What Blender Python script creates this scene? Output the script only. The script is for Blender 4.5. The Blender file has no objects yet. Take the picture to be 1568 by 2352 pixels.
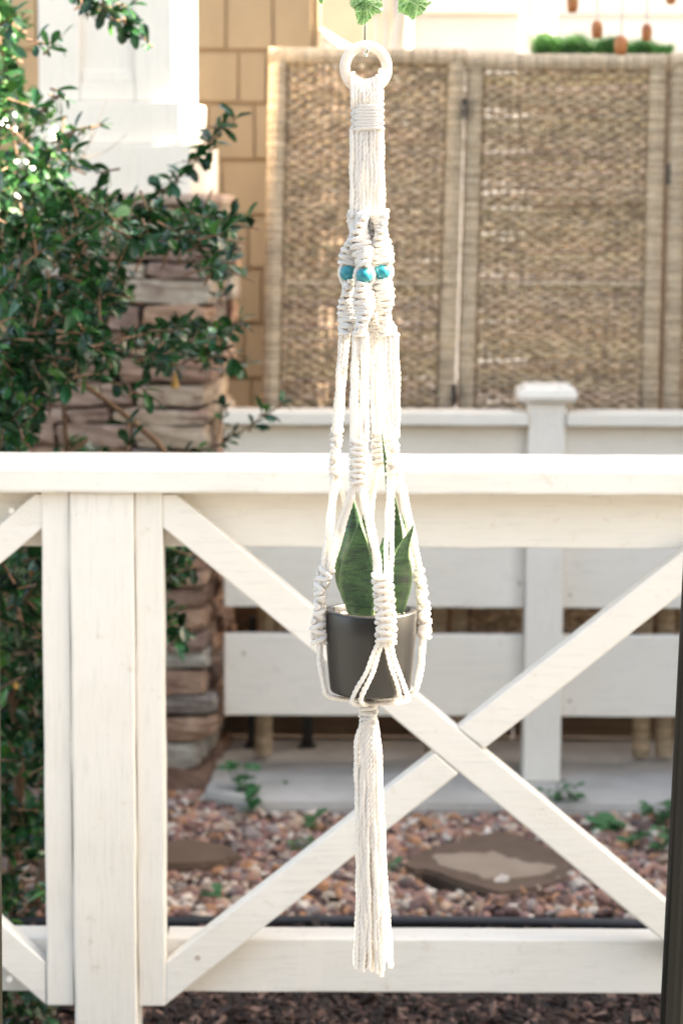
import bpy, bmesh, math, random
import numpy as np
from mathutils import Vector, Matrix
random.seed(7)
rng = np.random.default_rng(7)
scene = bpy.context.scene
COL = scene.collection
R = math.radians

# ------------------------------------------------------------------ camera, sky, sun, exposure
F = 85 / 36 * 2352            # focal length in photograph units
CX, CY, HORIZON = 784.0, 1176.0, 437.0
CAM_Z = 1.34
PITCH = math.atan((CY - HORIZON) / F)
ROLL = 0.0045
cam_data = bpy.data.cameras.new('camera')
cam = bpy.data.objects.new('camera', cam_data)
COL.objects.link(cam)
cam_data.sensor_fit = 'VERTICAL'
cam_data.sensor_height = 36
cam_data.lens = 85
cam_data.clip_start = 0.05
cam_data.clip_end = 500
fwd = Vector((0, math.cos(PITCH), -math.sin(PITCH)))
rt0 = Vector((1, 0, 0))
up0 = Vector((0, math.sin(PITCH), math.cos(PITCH)))
rt = rt0 * math.cos(ROLL) + up0 * math.sin(ROLL)
up = up0 * math.cos(ROLL) - rt0 * math.sin(ROLL)
M3 = Matrix((rt, up, -fwd)).transposed()
cam.matrix_world = Matrix.Translation((0, 0, CAM_Z)) @ M3.to_4x4()
cam_data.dof.use_dof = True
cam_data.dof.focus_distance = 2.50
cam_data.dof.aperture_fstop = 7.5
cam_data.dof.aperture_blades = 9
scene.camera = cam

SUN_AZ = R(77)      # compass angle of the sun, from +Y towards +X
SUN_EL = R(44)
world = bpy.data.worlds.new('World')
scene.world = world
world.use_nodes = True
wn = world.node_tree
bg = wn.nodes['Background']
sky = wn.nodes.new('ShaderNodeTexSky')
sky.sky_type = 'NISHITA'
sky.sun_disc = False
sky.sun_elevation = SUN_EL
sky.sun_rotation = SUN_AZ
sky.dust_density = 3.0
sky.ozone_density = 0.6
sky.air_density = 1.0
wn.links.new(sky.outputs[0], bg.inputs[0])
bg.inputs[1].default_value = 0.078
sun_d = bpy.data.lights.new('sun', 'SUN')
sun_d.energy = 5.0
sun_d.angle = R(0.5)
sun_d.color = (1.0, 0.975, 0.945)
sun = bpy.data.objects.new('sun', sun_d)
COL.objects.link(sun)
sd = Vector((math.sin(SUN_AZ) * math.cos(SUN_EL), math.cos(SUN_AZ) * math.cos(SUN_EL), math.sin(SUN_EL)))
sun.rotation_euler = sd.to_track_quat('Z', 'Y').to_euler()
sun.location = (6, 2, 6)
vs = scene.view_settings
vs.view_transform = 'Standard'
vs.look = 'None'
vs.gamma = 1
vs.use_curve_mapping = False
vs.exposure = 3.42
vs.use_white_balance = True
vs.white_balance_temperature = 8300
vs.white_balance_tint = 8

# ------------------------------------------------------------------ helpers
def W(px, py, Y):
    """point of the world plane at depth Y that the photograph shows at (px, py)"""
    d = rt * ((px - CX) / F) + up * ((CY - py) / F) + fwd
    t = Y / d.y
    return Vector((d.x * t, Y, CAM_Z + d.z * t))

def tag(o, label=None, cat=None, group=None, kind=None):
    if label: o['label'] = label
    if cat: o['category'] = cat
    if group: o['group'] = group
    if kind: o['kind'] = kind
    return o

def thing(name, label, cat, loc, group=None):
    o = bpy.data.objects.new(name, None)
    o.empty_display_size = 0.05
    COL.objects.link(o)
    o.location = loc
    return tag(o, label, cat, group)

def root_loc(o):
    v = Vector((0, 0, 0))
    while o is not None:
        v += o.location
        o = o.parent
    return v

def mesh_from(name, verts, faces, mat, smooth=False, tints=None):
    me = bpy.data.meshes.new(name)
    me.from_pydata([tuple(map(float, v)) for v in verts], [], [tuple(map(int, f)) for f in faces])
    if smooth:
        me.polygons.foreach_set('use_smooth', [True] * len(me.polygons))
    if tints is not None:
        a = me.attributes.new('tint', 'FLOAT_COLOR', 'POINT')
        arr = np.ones((len(verts), 4), dtype=np.float32)
        t = np.asarray(tints, dtype=np.float32)
        if t.ndim == 1: arr[:, :3] = t[:, None]
        else: arr[:, :3] = t
        a.data.foreach_set('color', arr.ravel())
    if isinstance(mat, (list, tuple)):
        for m in mat: me.materials.append(m)
    elif mat: me.materials.append(mat)
    me.update()
    return me

def link(name, me, parent=None, loc=None):
    o = bpy.data.objects.new(name, me)
    COL.objects.link(o)
    if parent: o.parent = parent
    if loc is not None: o.location = loc
    return o

def part(name, verts, faces, mat, parent=None, smooth=False, tints=None):
    """mesh given in world coordinates, hung under its (unrotated) parent"""
    off = root_loc(parent) if parent else Vector((0, 0, 0))
    off = np.array(off)
    V = np.asarray(verts, dtype=float) - off
    return link(name, mesh_from(name, V, faces, mat, smooth, tints), parent)

def bm_part(name, bm, mat, parent=None, smooth=False, center=True):
    """bmesh in world coordinates -> object with its origin at its centre"""
    off = root_loc(parent) if parent else Vector((0, 0, 0))
    c = Vector((0, 0, 0))
    for v in bm.verts: c += v.co
    c /= max(1, len(bm.verts))
    for v in bm.verts: v.co -= c
    me = bpy.data.meshes.new(name)
    bm.to_mesh(me); bm.free()
    if smooth: me.polygons.foreach_set('use_smooth', [True] * len(me.polygons))
    me.materials.append(mat)
    return link(name, me, parent, c - off)

def prism_bm(pts, y0, y1, bevel=0.003, wob=0.0, seg=2):
    """polygon pts (x,z) extruded from y0 to y1, bevelled"""
    bm = bmesh.new()
    a = [bm.verts.new((p[0], y0, p[1])) for p in pts]
    b = [bm.verts.new((p[0], y1, p[1])) for p in pts]
    n = len(pts)
    bm.faces.new(a); bm.faces.new(b[::-1])
    for i in range(n):
        bm.faces.new((a[i], b[i], b[(i + 1) % n], a[(i + 1) % n]))
    bmesh.ops.recalc_face_normals(bm, faces=bm.faces)
    if bevel > 0:
        bmesh.ops.bevel(bm, geom=list(bm.edges), offset=bevel, segments=seg, affect='EDGES', profile=0.6)
    return bm

def roughen(bm, amp=0.0008, step=0.05):
    xs_ = [v.co for v in bm.verts]
    lo = [min(c[i] for c in xs_) for i in range(3)]; hi = [max(c[i] for c in xs_) for i in range(3)]
    ax = max(range(3), key=lambda i: hi[i] - lo[i])
    lo[ax] = max(lo[ax], -1.3); hi[ax] = min(hi[ax], 1.7)
    t = lo[ax] + step
    while t < hi[ax] - step * 0.5:
        co = [0, 0, 0]; no = [0, 0, 0]; co[ax] = t; no[ax] = 1
        bmesh.ops.bisect_plane(bm, geom=bm.verts[:] + bm.edges[:] + bm.faces[:], plane_co=co, plane_no=no)
        t += step * random.uniform(0.6, 1.4)
    ph = [random.uniform(0, 6.28) for _ in range(6)]
    for v in bm.verts:
        c = v.co[ax]
        v.co[(ax + 1) % 3] += amp * (math.sin(c * 23 + ph[0]) + 0.7 * math.sin(c * 61 + ph[1]) + random.uniform(-0.5, 0.5)) * 0.6
        v.co[(ax + 2) % 3] += amp * (math.sin(c * 29 + ph[2]) + 0.7 * math.sin(c * 53 + ph[3]) + random.uniform(-0.5, 0.5)) * 0.4
    return bm

def box_bm(x0, x1, y0, y1, z0, z1, bevel=0.003):
    return prism_bm([(x0, z0), (x1, z0), (x1, z1), (x0, z1)], y0, y1, bevel)

def px_prism(pts, Y, depth, bevel=0.003):
    q = [W(p[0], p[1], Y) for p in pts]
    return prism_bm([(v.x, v.z) for v in q], Y, Y + depth, bevel)

def yaw_bm(bm, ang, piv):
    bmesh.ops.rotate(bm, verts=bm.verts, cent=piv, matrix=Matrix.Rotation(ang, 3, 'Z'))
    return bm

def catmull(P, n):
    P = np.asarray(P, dtype=float)
    if len(P) == 2:
        t = np.linspace(0, 1, n)[:, None]
        return P[0] * (1 - t) + P[1] * t
    Q = np.vstack([2 * P[0] - P[1], P, 2 * P[-1] - P[-2]])
    seg = np.linalg.norm(np.diff(P, axis=0), axis=1)
    cum = np.concatenate([[0], np.cumsum(seg)])
    out = []
    for s in np.linspace(0, cum[-1], n):
        i = min(int(np.searchsorted(cum, s, side='right') - 1), len(seg) - 1)
        t = (s - cum[i]) / max(seg[i], 1e-9)
        p0, p1, p2, p3 = Q[i], Q[i + 1], Q[i + 2], Q[i + 3]
        out.append(0.5 * ((2 * p1) + (-p0 + p2) * t + (2 * p0 - 5 * p1 + 4 * p2 - p3) * t * t + (-p0 + 3 * p1 - 3 * p2 + p3) * t ** 3))
    return np.array(out)

def path_len(P):
    return float(np.sum(np.linalg.norm(np.diff(np.asarray(P), axis=0), axis=1)))

def tube(P, r, sides=8, lobes=0, amp=0.0, pitch=0.015, phase=0.0, cap=True):
    P = np.asarray(P, dtype=float)
    n = len(P)
    T = np.gradient(P, axis=0)
    T /= np.linalg.norm(T, axis=1)[:, None] + 1e-12
    ref = np.array([0.0, -1.0, 0.0]) if abs(T[0][1]) < 0.9 else np.array([1.0, 0, 0])
    N = np.zeros_like(P)
    N[0] = ref - T[0] * np.dot(ref, T[0]); N[0] /= np.linalg.norm(N[0])
    for i in range(1, n):
        v = N[i - 1] - T[i] * np.dot(N[i - 1], T[i])
        N[i] = v / (np.linalg.norm(v) + 1e-12)
    B = np.cross(T, N)
    s = np.concatenate([[0], np.cumsum(np.linalg.norm(np.diff(P, axis=0), axis=1))])
    rr = np.broadcast_to(np.asarray(r, dtype=float), (n,))
    th = np.linspace(0, 2 * np.pi, sides, endpoint=False)
    ang = th[None, :]
    rad = rr[:, None] * np.ones((n, sides))
    if lobes:
        tw = 2 * np.pi * s[:, None] / pitch + phase
        rad = rad * (1 + amp * np.abs(np.cos(lobes * 0.5 * (ang - tw))) * 2 - amp * 1.3)
    V = P[:, None, :] + rad[:, :, None] * (np.cos(ang)[:, :, None] * N[:, None, :] + np.sin(ang)[:, :, None] * B[:, None, :])
    V = V.reshape(-1, 3)
    i = np.arange(n - 1)[:, None] * sides
    j = np.arange(sides)[None, :]
    k = (j + 1) % sides
    Fq = np.stack([i + j, i + k, i + sides + k, i + sides + j], axis=-1).reshape(-1, 4)
    faces = [tuple(f) for f in Fq]
    if cap:
        faces.append(tuple(range(sides - 1, -1, -1)))
        faces.append(tuple(range((n - 1) * sides, n * sides)))
    return V, faces

def join(list_vf):
    Vs, Fs, o = [], [], 0
    for V, Fc in list_vf:
        Vs.append(np.asarray(V)); Fs += [tuple(i + o for i in f) for f in Fc]; o += len(V)
    return np.vstack(Vs), Fs

# ------------------------------------------------------------------ materials
def new_mat(name):
    m = bpy.data.materials.new(name)
    m.use_nodes = True
    nt = m.node_tree
    return m, nt, nt.nodes['Principled BSDF']

def nd(nt, typ, **kw):
    n = nt.nodes.new(typ)
    for k, v in kw.items():
        if k.startswith('i_'): n.inputs[k[2:]].default_value = v
        else: setattr(n, k, v)
    return n

def mixc(nt, fac, a, b, blend='MIX'):
    n = nt.nodes.new('ShaderNodeMix'); n.data_type = 'RGBA'; n.blend_type = blend
    for s, v in ((0, fac), (6, a), (7, b)):
        if hasattr(v, 'links') or hasattr(v, 'is_linked'): nt.links.new(v, n.inputs[s])
        else: n.inputs[s].default_value = v if s == 0 else (*v, 1)
    return n.outputs[2]

def ramp(nt, src, p0, p1):
    n = nt.nodes.new('ShaderNodeMapRange'); n.clamp = True
    nt.links.new(src, n.inputs[0]); n.inputs[1].default_value = p0; n.inputs[2].default_value = p1
    return n.outputs[0]

def noise_mat(name, c1, c2, scale=20, stretch=(1, 1, 1), rough=0.7, bump=0.1, bump_scale=None, dist=0.002, spots=None, spot_col=None, tint=False, spec=0.5, lo=0.35, hi=0.65, rand=0.0, spot_scale=7):
    m, nt, p = new_mat(name)
    tc = nd(nt, 'ShaderNodeTexCoord')
    mp = nd(nt, 'ShaderNodeMapping'); mp.inputs['Scale'].default_value = stretch
    geo = nd(nt, 'ShaderNodeNewGeometry')
    nt.links.new(geo.outputs['Position'], mp.inputs[0])
    n1 = nd(nt, 'ShaderNodeTexNoise', i_Scale=scale, i_Detail=6.0, i_Roughness=0.6)
    nt.links.new(mp.outputs[0], n1.inputs['Vector'])
    col = mixc(nt, ramp(nt, n1.outputs['Fac'], lo, hi), c1, c2)
    if spots:
        n3 = nd(nt, 'ShaderNodeTexNoise', i_Scale=spot_scale, i_Detail=5.0, i_Roughness=0.7)
        nt.links.new(geo.outputs['Position'], n3.inputs['Vector'])
        col = mixc(nt, ramp(nt, n3.outputs['Fac'], spots[0], spots[1]), col, spot_col)
    if tint:
        at = nd(nt, 'ShaderNodeAttribute', attribute_name='tint')
        col = mixc(nt, 1.0, col, at.outputs['Color'], 'MULTIPLY')
    if rand > 0:
        oi = nd(nt, 'ShaderNodeObjectInfo')
        r_ = nd(nt, 'ShaderNodeMapRange'); nt.links.new(oi.outputs['Random'], r_.inputs[0])
        r_.inputs[3].default_value = 1 - rand; r_.inputs[4].default_value = 1.0
        cb = nd(nt, 'ShaderNodeCombineColor')
        for i in range(3): nt.links.new(r_.outputs[0], cb.inputs[i])
        col = mixc(nt, 1.0, col, cb.outputs[0], 'MULTIPLY')
    nt.links.new(col, p.inputs['Base Color'])
    p.inputs['Roughness'].default_value = rough
    p.inputs['Specular IOR Level'].default_value = spec
    if bump > 0:
        n2 = nd(nt, 'ShaderNodeTexNoise', i_Scale=bump_scale or scale * 3, i_Detail=6.0, i_Roughness=0.65)
        nt.links.new(mp.outputs[0], n2.inputs['Vector'])
        b = nd(nt, 'ShaderNodeBump', i_Strength=bump, i_Distance=dist)
        nt.links.new(n2.outputs['Fac'], b.inputs['Height'])
        nt.links.new(b.outputs[0], p.inputs['Normal'])
    return m

def paint_mat(name, base, dirt, axis, amount=0.65, knots=()):
    """old brushed paint on rough sawn wood: grain along `axis`, faint dirt, chips"""
    m, nt, p = new_mat(name)
    geo = nd(nt, 'ShaderNodeNewGeometry')
    mp = nd(nt, 'ShaderNodeMapping')
    s = [60, 60, 60]; s[axis] = 5
    mp.inputs['Scale'].default_value = s
    nt.links.new(geo.outputs['Position'], mp.inputs[0])
    g = nd(nt, 'ShaderNodeTexNoise', i_Scale=3.0, i_Detail=5.0, i_Roughness=0.6)
    nt.links.new(mp.outputs[0], g.inputs['Vector'])
    big = nd(nt, 'ShaderNodeTexNoise', i_Scale=4.5, i_Detail=4.0, i_Roughness=0.6)
    nt.links.new(geo.outputs['Position'], big.inputs['Vector'])
    spk = nd(nt, 'ShaderNodeTexNoise', i_Scale=34.0, i_Detail=6.0, i_Roughness=0.75)
    nt.links.new(geo.outputs['Position'], spk.inputs['Vector'])
    c = mixc(nt, ramp(nt, big.outputs['Fac'], 0.3, 0.75), base, tuple(b * f for b, f in zip(base, (0.94, 0.925, 0.89))))
    c = mixc(nt, ramp(nt, g.outputs['Fac'], 0.52, 0.85), c, tuple(b * 0.80 for b in base))
    ds = nd(nt, 'ShaderNodeMath', operation='MULTIPLY'); ds.inputs[1].default_value = amount
    nt.links.new(ramp(nt, spk.outputs['Fac'], 0.60, 0.78), ds.inputs[0])
    c = mixc(nt, ds.outputs[0], c, dirt)
    kn = None
    if knots:
        for kp in knots:
            vm = nd(nt, 'ShaderNodeVectorMath', operation='DISTANCE'); vm.inputs[1].default_value = kp
            nt.links.new(geo.outputs['Position'], vm.inputs[0])
            si = nd(nt, 'ShaderNodeMath', operation='SINE'); mu = nd(nt, 'ShaderNodeMath', operation='MULTIPLY'); mu.inputs[1].default_value = 900.0
            nt.links.new(vm.outputs['Value'], mu.inputs[0]); nt.links.new(mu.outputs[0], si.inputs[0])
            mk = ramp(nt, vm.outputs['Value'], 0.019, 0.012)
            m2 = nd(nt, 'ShaderNodeMath', operation='MULTIPLY'); nt.links.new(si.outputs[0], m2.inputs[0]); nt.links.new(mk, m2.inputs[1])
            if kn is None: kn = m2.outputs[0]
            else:
                ad = nd(nt, 'ShaderNodeMath', operation='ADD'); nt.links.new(kn, ad.inputs[0]); nt.links.new(m2.outputs[0], ad.inputs[1]); kn = ad.outputs[0]
        kc = nd(nt, 'ShaderNodeMath', operation='MULTIPLY'); kc.inputs[1].default_value = 0.16; nt.links.new(kn, kc.inputs[0])
        c = mixc(nt, kc.outputs[0], c, dirt)
    nt.links.new(c, p.inputs['Base Color'])
    p.inputs['Roughness'].default_value = 0.55
    p.inputs['Specular IOR Level'].default_value = 0.35
    add = nd(nt, 'ShaderNodeMath', operation='ADD')
    nt.links.new(g.outputs['Fac'], add.inputs[0]); nt.links.new(spk.outputs['Fac'], add.inputs[1])
    b = nd(nt, 'ShaderNodeBump', i_Strength=0.45, i_Distance=0.0012)
    nt.links.new(add.outputs[0], b.inputs['Height'])
    nt.links.new(b.outputs[0], p.inputs['Normal'])
    return m

CREAM = (0.80, 0.755, 0.69)
DIRT = (0.50, 0.40, 0.27)
M_px = paint_mat('cream_paint_rail', CREAM, DIRT, 0, 0.75, [tuple(W(a, b, 3.50)) for a, b in ((1265, 1892), (1240, 1872), (1036, 2236), (1130, 2190), (57, 1184), (330, 2240), (700, 1215))])
M_pz = paint_mat('cream_paint_post', CREAM, DIRT, 2, 0.75)
M_rx = paint_mat('pale_grey_paint', (0.86, 0.79, 0.695), (0.40, 0.34, 0.27), 0, 0.4)
M_rz = paint_mat('pale_grey_paint_post', (0.86, 0.795, 0.71), (0.40, 0.34, 0.27), 2, 0.6)
M_col = paint_mat('column_paint', (0.86, 0.78, 0.69), DIRT, 2, 0.3)
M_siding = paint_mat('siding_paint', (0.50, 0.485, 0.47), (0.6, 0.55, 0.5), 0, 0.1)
M_shingle = noise_mat('tan_shingle_paint', (0.37, 0.26, 0.15), (0.42, 0.295, 0.175), 14, (1, 1, 0.3), 0.8, 0.25, 60, 0.001, rand=0.12)
M_shingle_gap = noise_mat('shingle_backing', (0.30, 0.20, 0.11), (0.34, 0.225, 0.13), 12, bump=0)
M_cotton = None
def cotton():
    m, nt, p = new_mat('cotton')
    geo = nd(nt, 'ShaderNodeNewGeometry')
    n = nd(nt, 'ShaderNodeTexNoise', i_Scale=900.0, i_Detail=3.0)
    nt.links.new(geo.outputs['Position'], n.inputs['Vector'])
    n2 = nd(nt, 'ShaderNodeTexNoise', i_Scale=40.0, i_Detail=3.0)
    nt.links.new(geo.outputs['Position'], n2.inputs['Vector'])
    c = mixc(nt, ramp(nt, n2.outputs['Fac'], 0.35, 0.7), (0.93, 0.91, 0.88), (0.90, 0.87, 0.83))
    nt.links.new(c, p.inputs['Base Color'])
    p.inputs['Roughness'].default_value = 0.95
    p.inputs['Specular IOR Level'].default_value = 0.1
    p.inputs['Sheen Weight'].default_value = 0.35
    p.inputs['Sheen Roughness'].default_value = 0.5
    b = nd(nt, 'ShaderNodeBump', i_Strength=0.5, i_Distance=0.0006)
    nt.links.new(n.outputs['Fac'], b.inputs['Height'])
    nt.links.new(b.outputs[0], p.inputs['Normal'])
    tr = nd(nt, 'ShaderNodeBsdfTranslucent'); tr.inputs[0].default_value = (0.85, 0.80, 0.74, 1)
    mx = nd(nt, 'ShaderNodeMixShader'); mx.inputs[0].default_value = 0.42
    out = nt.nodes['Material Output']
    nt.links.new(p.outputs[0], mx.inputs[1]); nt.links.new(tr.outputs[0], mx.inputs[2])
    nt.links.new(mx.outputs[0], out.inputs[0])
    return m
M_cotton = cotton()

def leaf_mat(name, c1, c2, rough=0.32, trans=0.12, tint=True, scale=25):
    m, nt, p = new_mat(name)
    tc = nd(nt, 'ShaderNodeTexCoord')
    n = nd(nt, 'ShaderNodeTexNoise', i_Scale=float(scale), i_Detail=3.0)
    geo = nd(nt, 'ShaderNodeNewGeometry')
    nt.links.new(geo.outputs['Position'], n.inputs['Vector'])
    c = mixc(nt, ramp(nt, n.outputs['Fac'], 0.35, 0.65), c1, c2)
    if tint:
        at = nd(nt, 'ShaderNodeAttribute', attribute_name='tint')
        c = mixc(nt, 1.0, c, at.outputs['Color'], 'MULTIPLY')
    nt.links.new(c, p.inputs['Base Color'])
    p.inputs['Roughness'].default_value = rough
    tr = nd(nt, 'ShaderNodeBsdfTranslucent')
    nt.links.new(c, tr.inputs[0])
    mx = nd(nt, 'ShaderNodeMixShader'); mx.inputs[0].default_value = trans
    nt.links.new(p.outputs[0], mx.inputs[1]); nt.links.new(tr.outputs[0], mx.inputs[2])
    nt.links.new(mx.outputs[0], nt.nodes['Material Output'].inputs[0])
    return m
M_leaf = leaf_mat('shrub_leaf', (0.008, 0.046, 0.016), (0.023, 0.086, 0.025), 0.26, 0.13)
M_weed = leaf_mat('weed_leaf', (0.03, 0.13, 0.05), (0.05, 0.19, 0.06), 0.45, 0.2, tint=False)
M_twig = noise_mat('twig_bark', (0.13, 0.07, 0.04), (0.22, 0.12, 0.07), 80, rough=0.8)
M_twig_grey = noise_mat('dry_twig_bark', (0.35, 0.28, 0.22), (0.42, 0.34, 0.28), 80, rough=0.8)
M_dry = noise_mat('dry_leaf', (0.42, 0.22, 0.05), (0.50, 0.28, 0.08), 60, rough=0.6)
M_grass = leaf_mat('planter_green', (0.022, 0.10, 0.022), (0.06, 0.20, 0.045), 0.6, 0.2)
M_stone = noise_mat('fieldstone', (0.24, 0.175, 0.135), (0.40, 0.325, 0.265), 9, (1, 1, 2.2), 0.9, 0.7, 30, 0.004, spots=(0.50, 0.66), spot_col=(0.19, 0.125, 0.105), tint=True, rand=0.15, spot_scale=11)
M_mortar = noise_mat('dark_mortar', (0.035, 0.03, 0.028), (0.06, 0.05, 0.045), 30, rough=0.95, bump=0.4)
M_concrete = noise_mat('concrete', (0.40, 0.375, 0.34), (0.52, 0.49, 0.45), 6, rough=0.9, bump=0.4, bump_scale=70, dist=0.002, spots=(0.56, 0.75), spot_col=(0.30, 0.27, 0.24))
M_soil = noise_mat('soil', (0.010, 0.007, 0.006), (0.022, 0.014, 0.011), 40, rough=1.0, bump=0.8, bump_scale=90, dist=0.006)
M_gravel = noise_mat('pebble_stone', (0.80, 0.74, 0.70), (1.0, 0.97, 0.93), 90, rough=0.75, bump=0.4, bump_scale=200, dist=0.001, tint=True)
M_mulch = noise_mat('bark_mulch', (0.7, 0.65, 0.62), (1.0, 0.95, 0.9), 120, rough=0.85, bump=0.5, bump_scale=300, dist=0.001, tint=True)
M_flag = noise_mat('sandstone_flag', (0.105, 0.064, 0.042), (0.14, 0.088, 0.06), 10, (1, 1, 1), 0.8, 0.5, 40, 0.002)
M_flag_pale = noise_mat('pale_sandstone', (0.27, 0.20, 0.145), (0.33, 0.25, 0.19), 10, (1, 1, 1), 0.8, 0.5, 40, 0.002)
M_edge = noise_mat('black_plastic', (0.015, 0.016, 0.020), (0.025, 0.026, 0.03), 10, rough=0.45, bump=0.1)
M_wick = noise_mat('willow_reed', (0.42, 0.30, 0.185), (0.57, 0.45, 0.315), 60, (1, 1, 1), 0.7, 0.4, 200, 0.001, tint=True)
M_wick_wrap = noise_mat('willow_wrapping', (0.47, 0.36, 0.25), (0.62, 0.51, 0.39), 40, (1, 1, 3), 0.7, 0.4, 200, 0.001, tint=True)
M_spoke = noise_mat('willow_stake', (0.26, 0.17, 0.10), (0.34, 0.23, 0.15), 60, rough=0.8, bump=0)
M_plank = noise_mat('brown_plank', (0.16, 0.10, 0.062), (0.235, 0.155, 0.10), 8, (1, 1, 14), 0.8, 0.4, 30, 0.002, rand=0.3)
M_patio = noise_mat('grey_paving', (0.075, 0.075, 0.077), (0.10, 0.10, 0.102), 6, rough=0.9, bump=0.3, bump_scale=70)
M_darkwall = noise_mat('dark_brown_wall', (0.03, 0.024, 0.02), (0.045, 0.035, 0.03), 4, bump=0)
M_rust = noise_mat('stained_screw', (0.42, 0.34, 0.27), (0.5, 0.42, 0.34), 20, bump=0)
M_black = noise_mat('black_metal', (0.012, 0.012, 0.013), (0.02, 0.02, 0.02), 20, rough=0.4, bump=0)
M_pot = noise_mat('charcoal_ceramic', (0.011, 0.0102, 0.0098), (0.0145, 0.0135, 0.0128), 400, rough=0.36, spec=0.6, bump=0.08, bump_scale=900, dist=0.0004, spots=(0.72, 0.76), spot_col=(0.07, 0.065, 0.06), spot_scale=500)
M_pebble = noise_mat('river_pebble', (0.38, 0.30, 0.21), (0.60, 0.51, 0.40), 200, rough=0.45, bump=0.2, tint=True)
M_ringwood = noise_mat('pale_wood', (0.66, 0.56, 0.47), (0.72, 0.62, 0.53), 60, (1, 1, 6), 0.5, 0.1, 300, 0.0003)
M_bell = noise_mat('amber_wood', (0.30, 0.085, 0.022), (0.46, 0.16, 0.045), 30, rough=0.4, bump=0)
M_string = noise_mat('string', (0.55, 0.48, 0.45), (0.6, 0.55, 0.5), 30, bump=0)
def canvas():
    m, nt, p = new_mat('white_canvas')
    p.inputs['Base Color'].default_value = (0.88, 0.87, 0.85, 1); p.inputs['Roughness'].default_value = 0.9
    tr = nd(nt, 'ShaderNodeBsdfTranslucent'); tr.inputs[0].default_value = (0.88, 0.87, 0.85, 1)
    mx = nd(nt, 'ShaderNodeMixShader'); mx.inputs[0].default_value = 0.5
    nt.links.new(p.outputs[0], mx.inputs[1]); nt.links.new(tr.outputs[0], mx.inputs[2])
    nt.links.new(mx.outputs[0], nt.nodes['Material Output'].inputs[0])
    return m
M_drape = canvas()
M_unused = noise_mat('white_canvas', (0.86, 0.85, 0.83), (0.9, 0.89, 0.87), 6, rough=0.9, bump=0)

def chrome():
    m, nt, p = new_mat('bright_steel')
    p.inputs['Base Color'].default_value = (0.72, 0.70, 0.67, 1)
    p.inputs['Metallic'].default_value = 1.0
    p.inputs['Roughness'].default_value = 0.16
    return m
M_steel = chrome()
def bronze():
    m, nt, p = new_mat('dark_bronze_metal')
    p.inputs['Base Color'].default_value = (0.008, 0.0075, 0.006, 1)
    p.inputs['Metallic'].default_value = 0.0
    p.inputs['Roughness'].default_value = 0.25
    p.inputs['Specular IOR Level'].default_value = 0.25
    return m
M_bronze = bronze()
def bead_mat():
    m, nt, p = new_mat('turquoise_bead')
    geo = nd(nt, 'ShaderNodeNewGeometry')
    n = nd(nt, 'ShaderNodeTexNoise', i_Scale=160.0, i_Detail=5.0, i_Roughness=0.7)
    nt.links.new(geo.outputs['Position'], n.inputs['Vector'])
    c = mixc(nt, ramp(nt, n.outputs['Fac'], 0.4, 0.7), (0.0, 0.17, 0.22), (0.01, 0.27, 0.30))
    nt.links.new(c, p.inputs['Base Color'])
    p.inputs['Roughness'].default_value = 0.25
    return m
M_bead = bead_mat()
def snake_mat():
    m, nt, p = new_mat('snake_plant_leaf')
    geo = nd(nt, 'ShaderNodeNewGeometry')
    mp = nd(nt, 'ShaderNodeMapping'); mp.inputs['Scale'].default_value = (28, 28, 150)
    nt.links.new(geo.outputs['Position'], mp.inputs[0])
    n = nd(nt, 'ShaderNodeTexNoise', i_Scale=1.0, i_Detail=7.0, i_Roughness=0.72, i_Distortion=0.6)
    nt.links.new(mp.outputs[0], n.inputs['Vector'])
    n2 = nd(nt, 'ShaderNodeTexNoise', i_Scale=420.0, i_Detail=4.0, i_Roughness=0.7)
    nt.links.new(geo.outputs['Position'], n2.inputs['Vector'])
    c = mixc(nt, ramp(nt, n.outputs['Fac'], 0.46, 0.60), (0.040, 0.105, 0.036), (0.007, 0.026, 0.016))
    c = mixc(nt, ramp(nt, n2.outputs['Fac'], 0.45, 0.75), c, (0.010, 0.030, 0.016))
    at = nd(nt, 'ShaderNodeAttribute', attribute_name='tint')
    c2 = mixc(nt, at.outputs['Fac'], c, (0.30, 0.42, 0.20))
    nt.links.new(c2, p.inputs['Base Color'])
    p.inputs['Roughness'].default_value = 0.36
    b = nd(nt, 'ShaderNodeBump', i_Strength=0.25, i_Distance=0.0005)
    nt.links.new(n2.outputs['Fac'], b.inputs['Height']); nt.links.new(b.outputs[0], p.inputs['Normal'])
    return m
M_snake = snake_mat()
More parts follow.
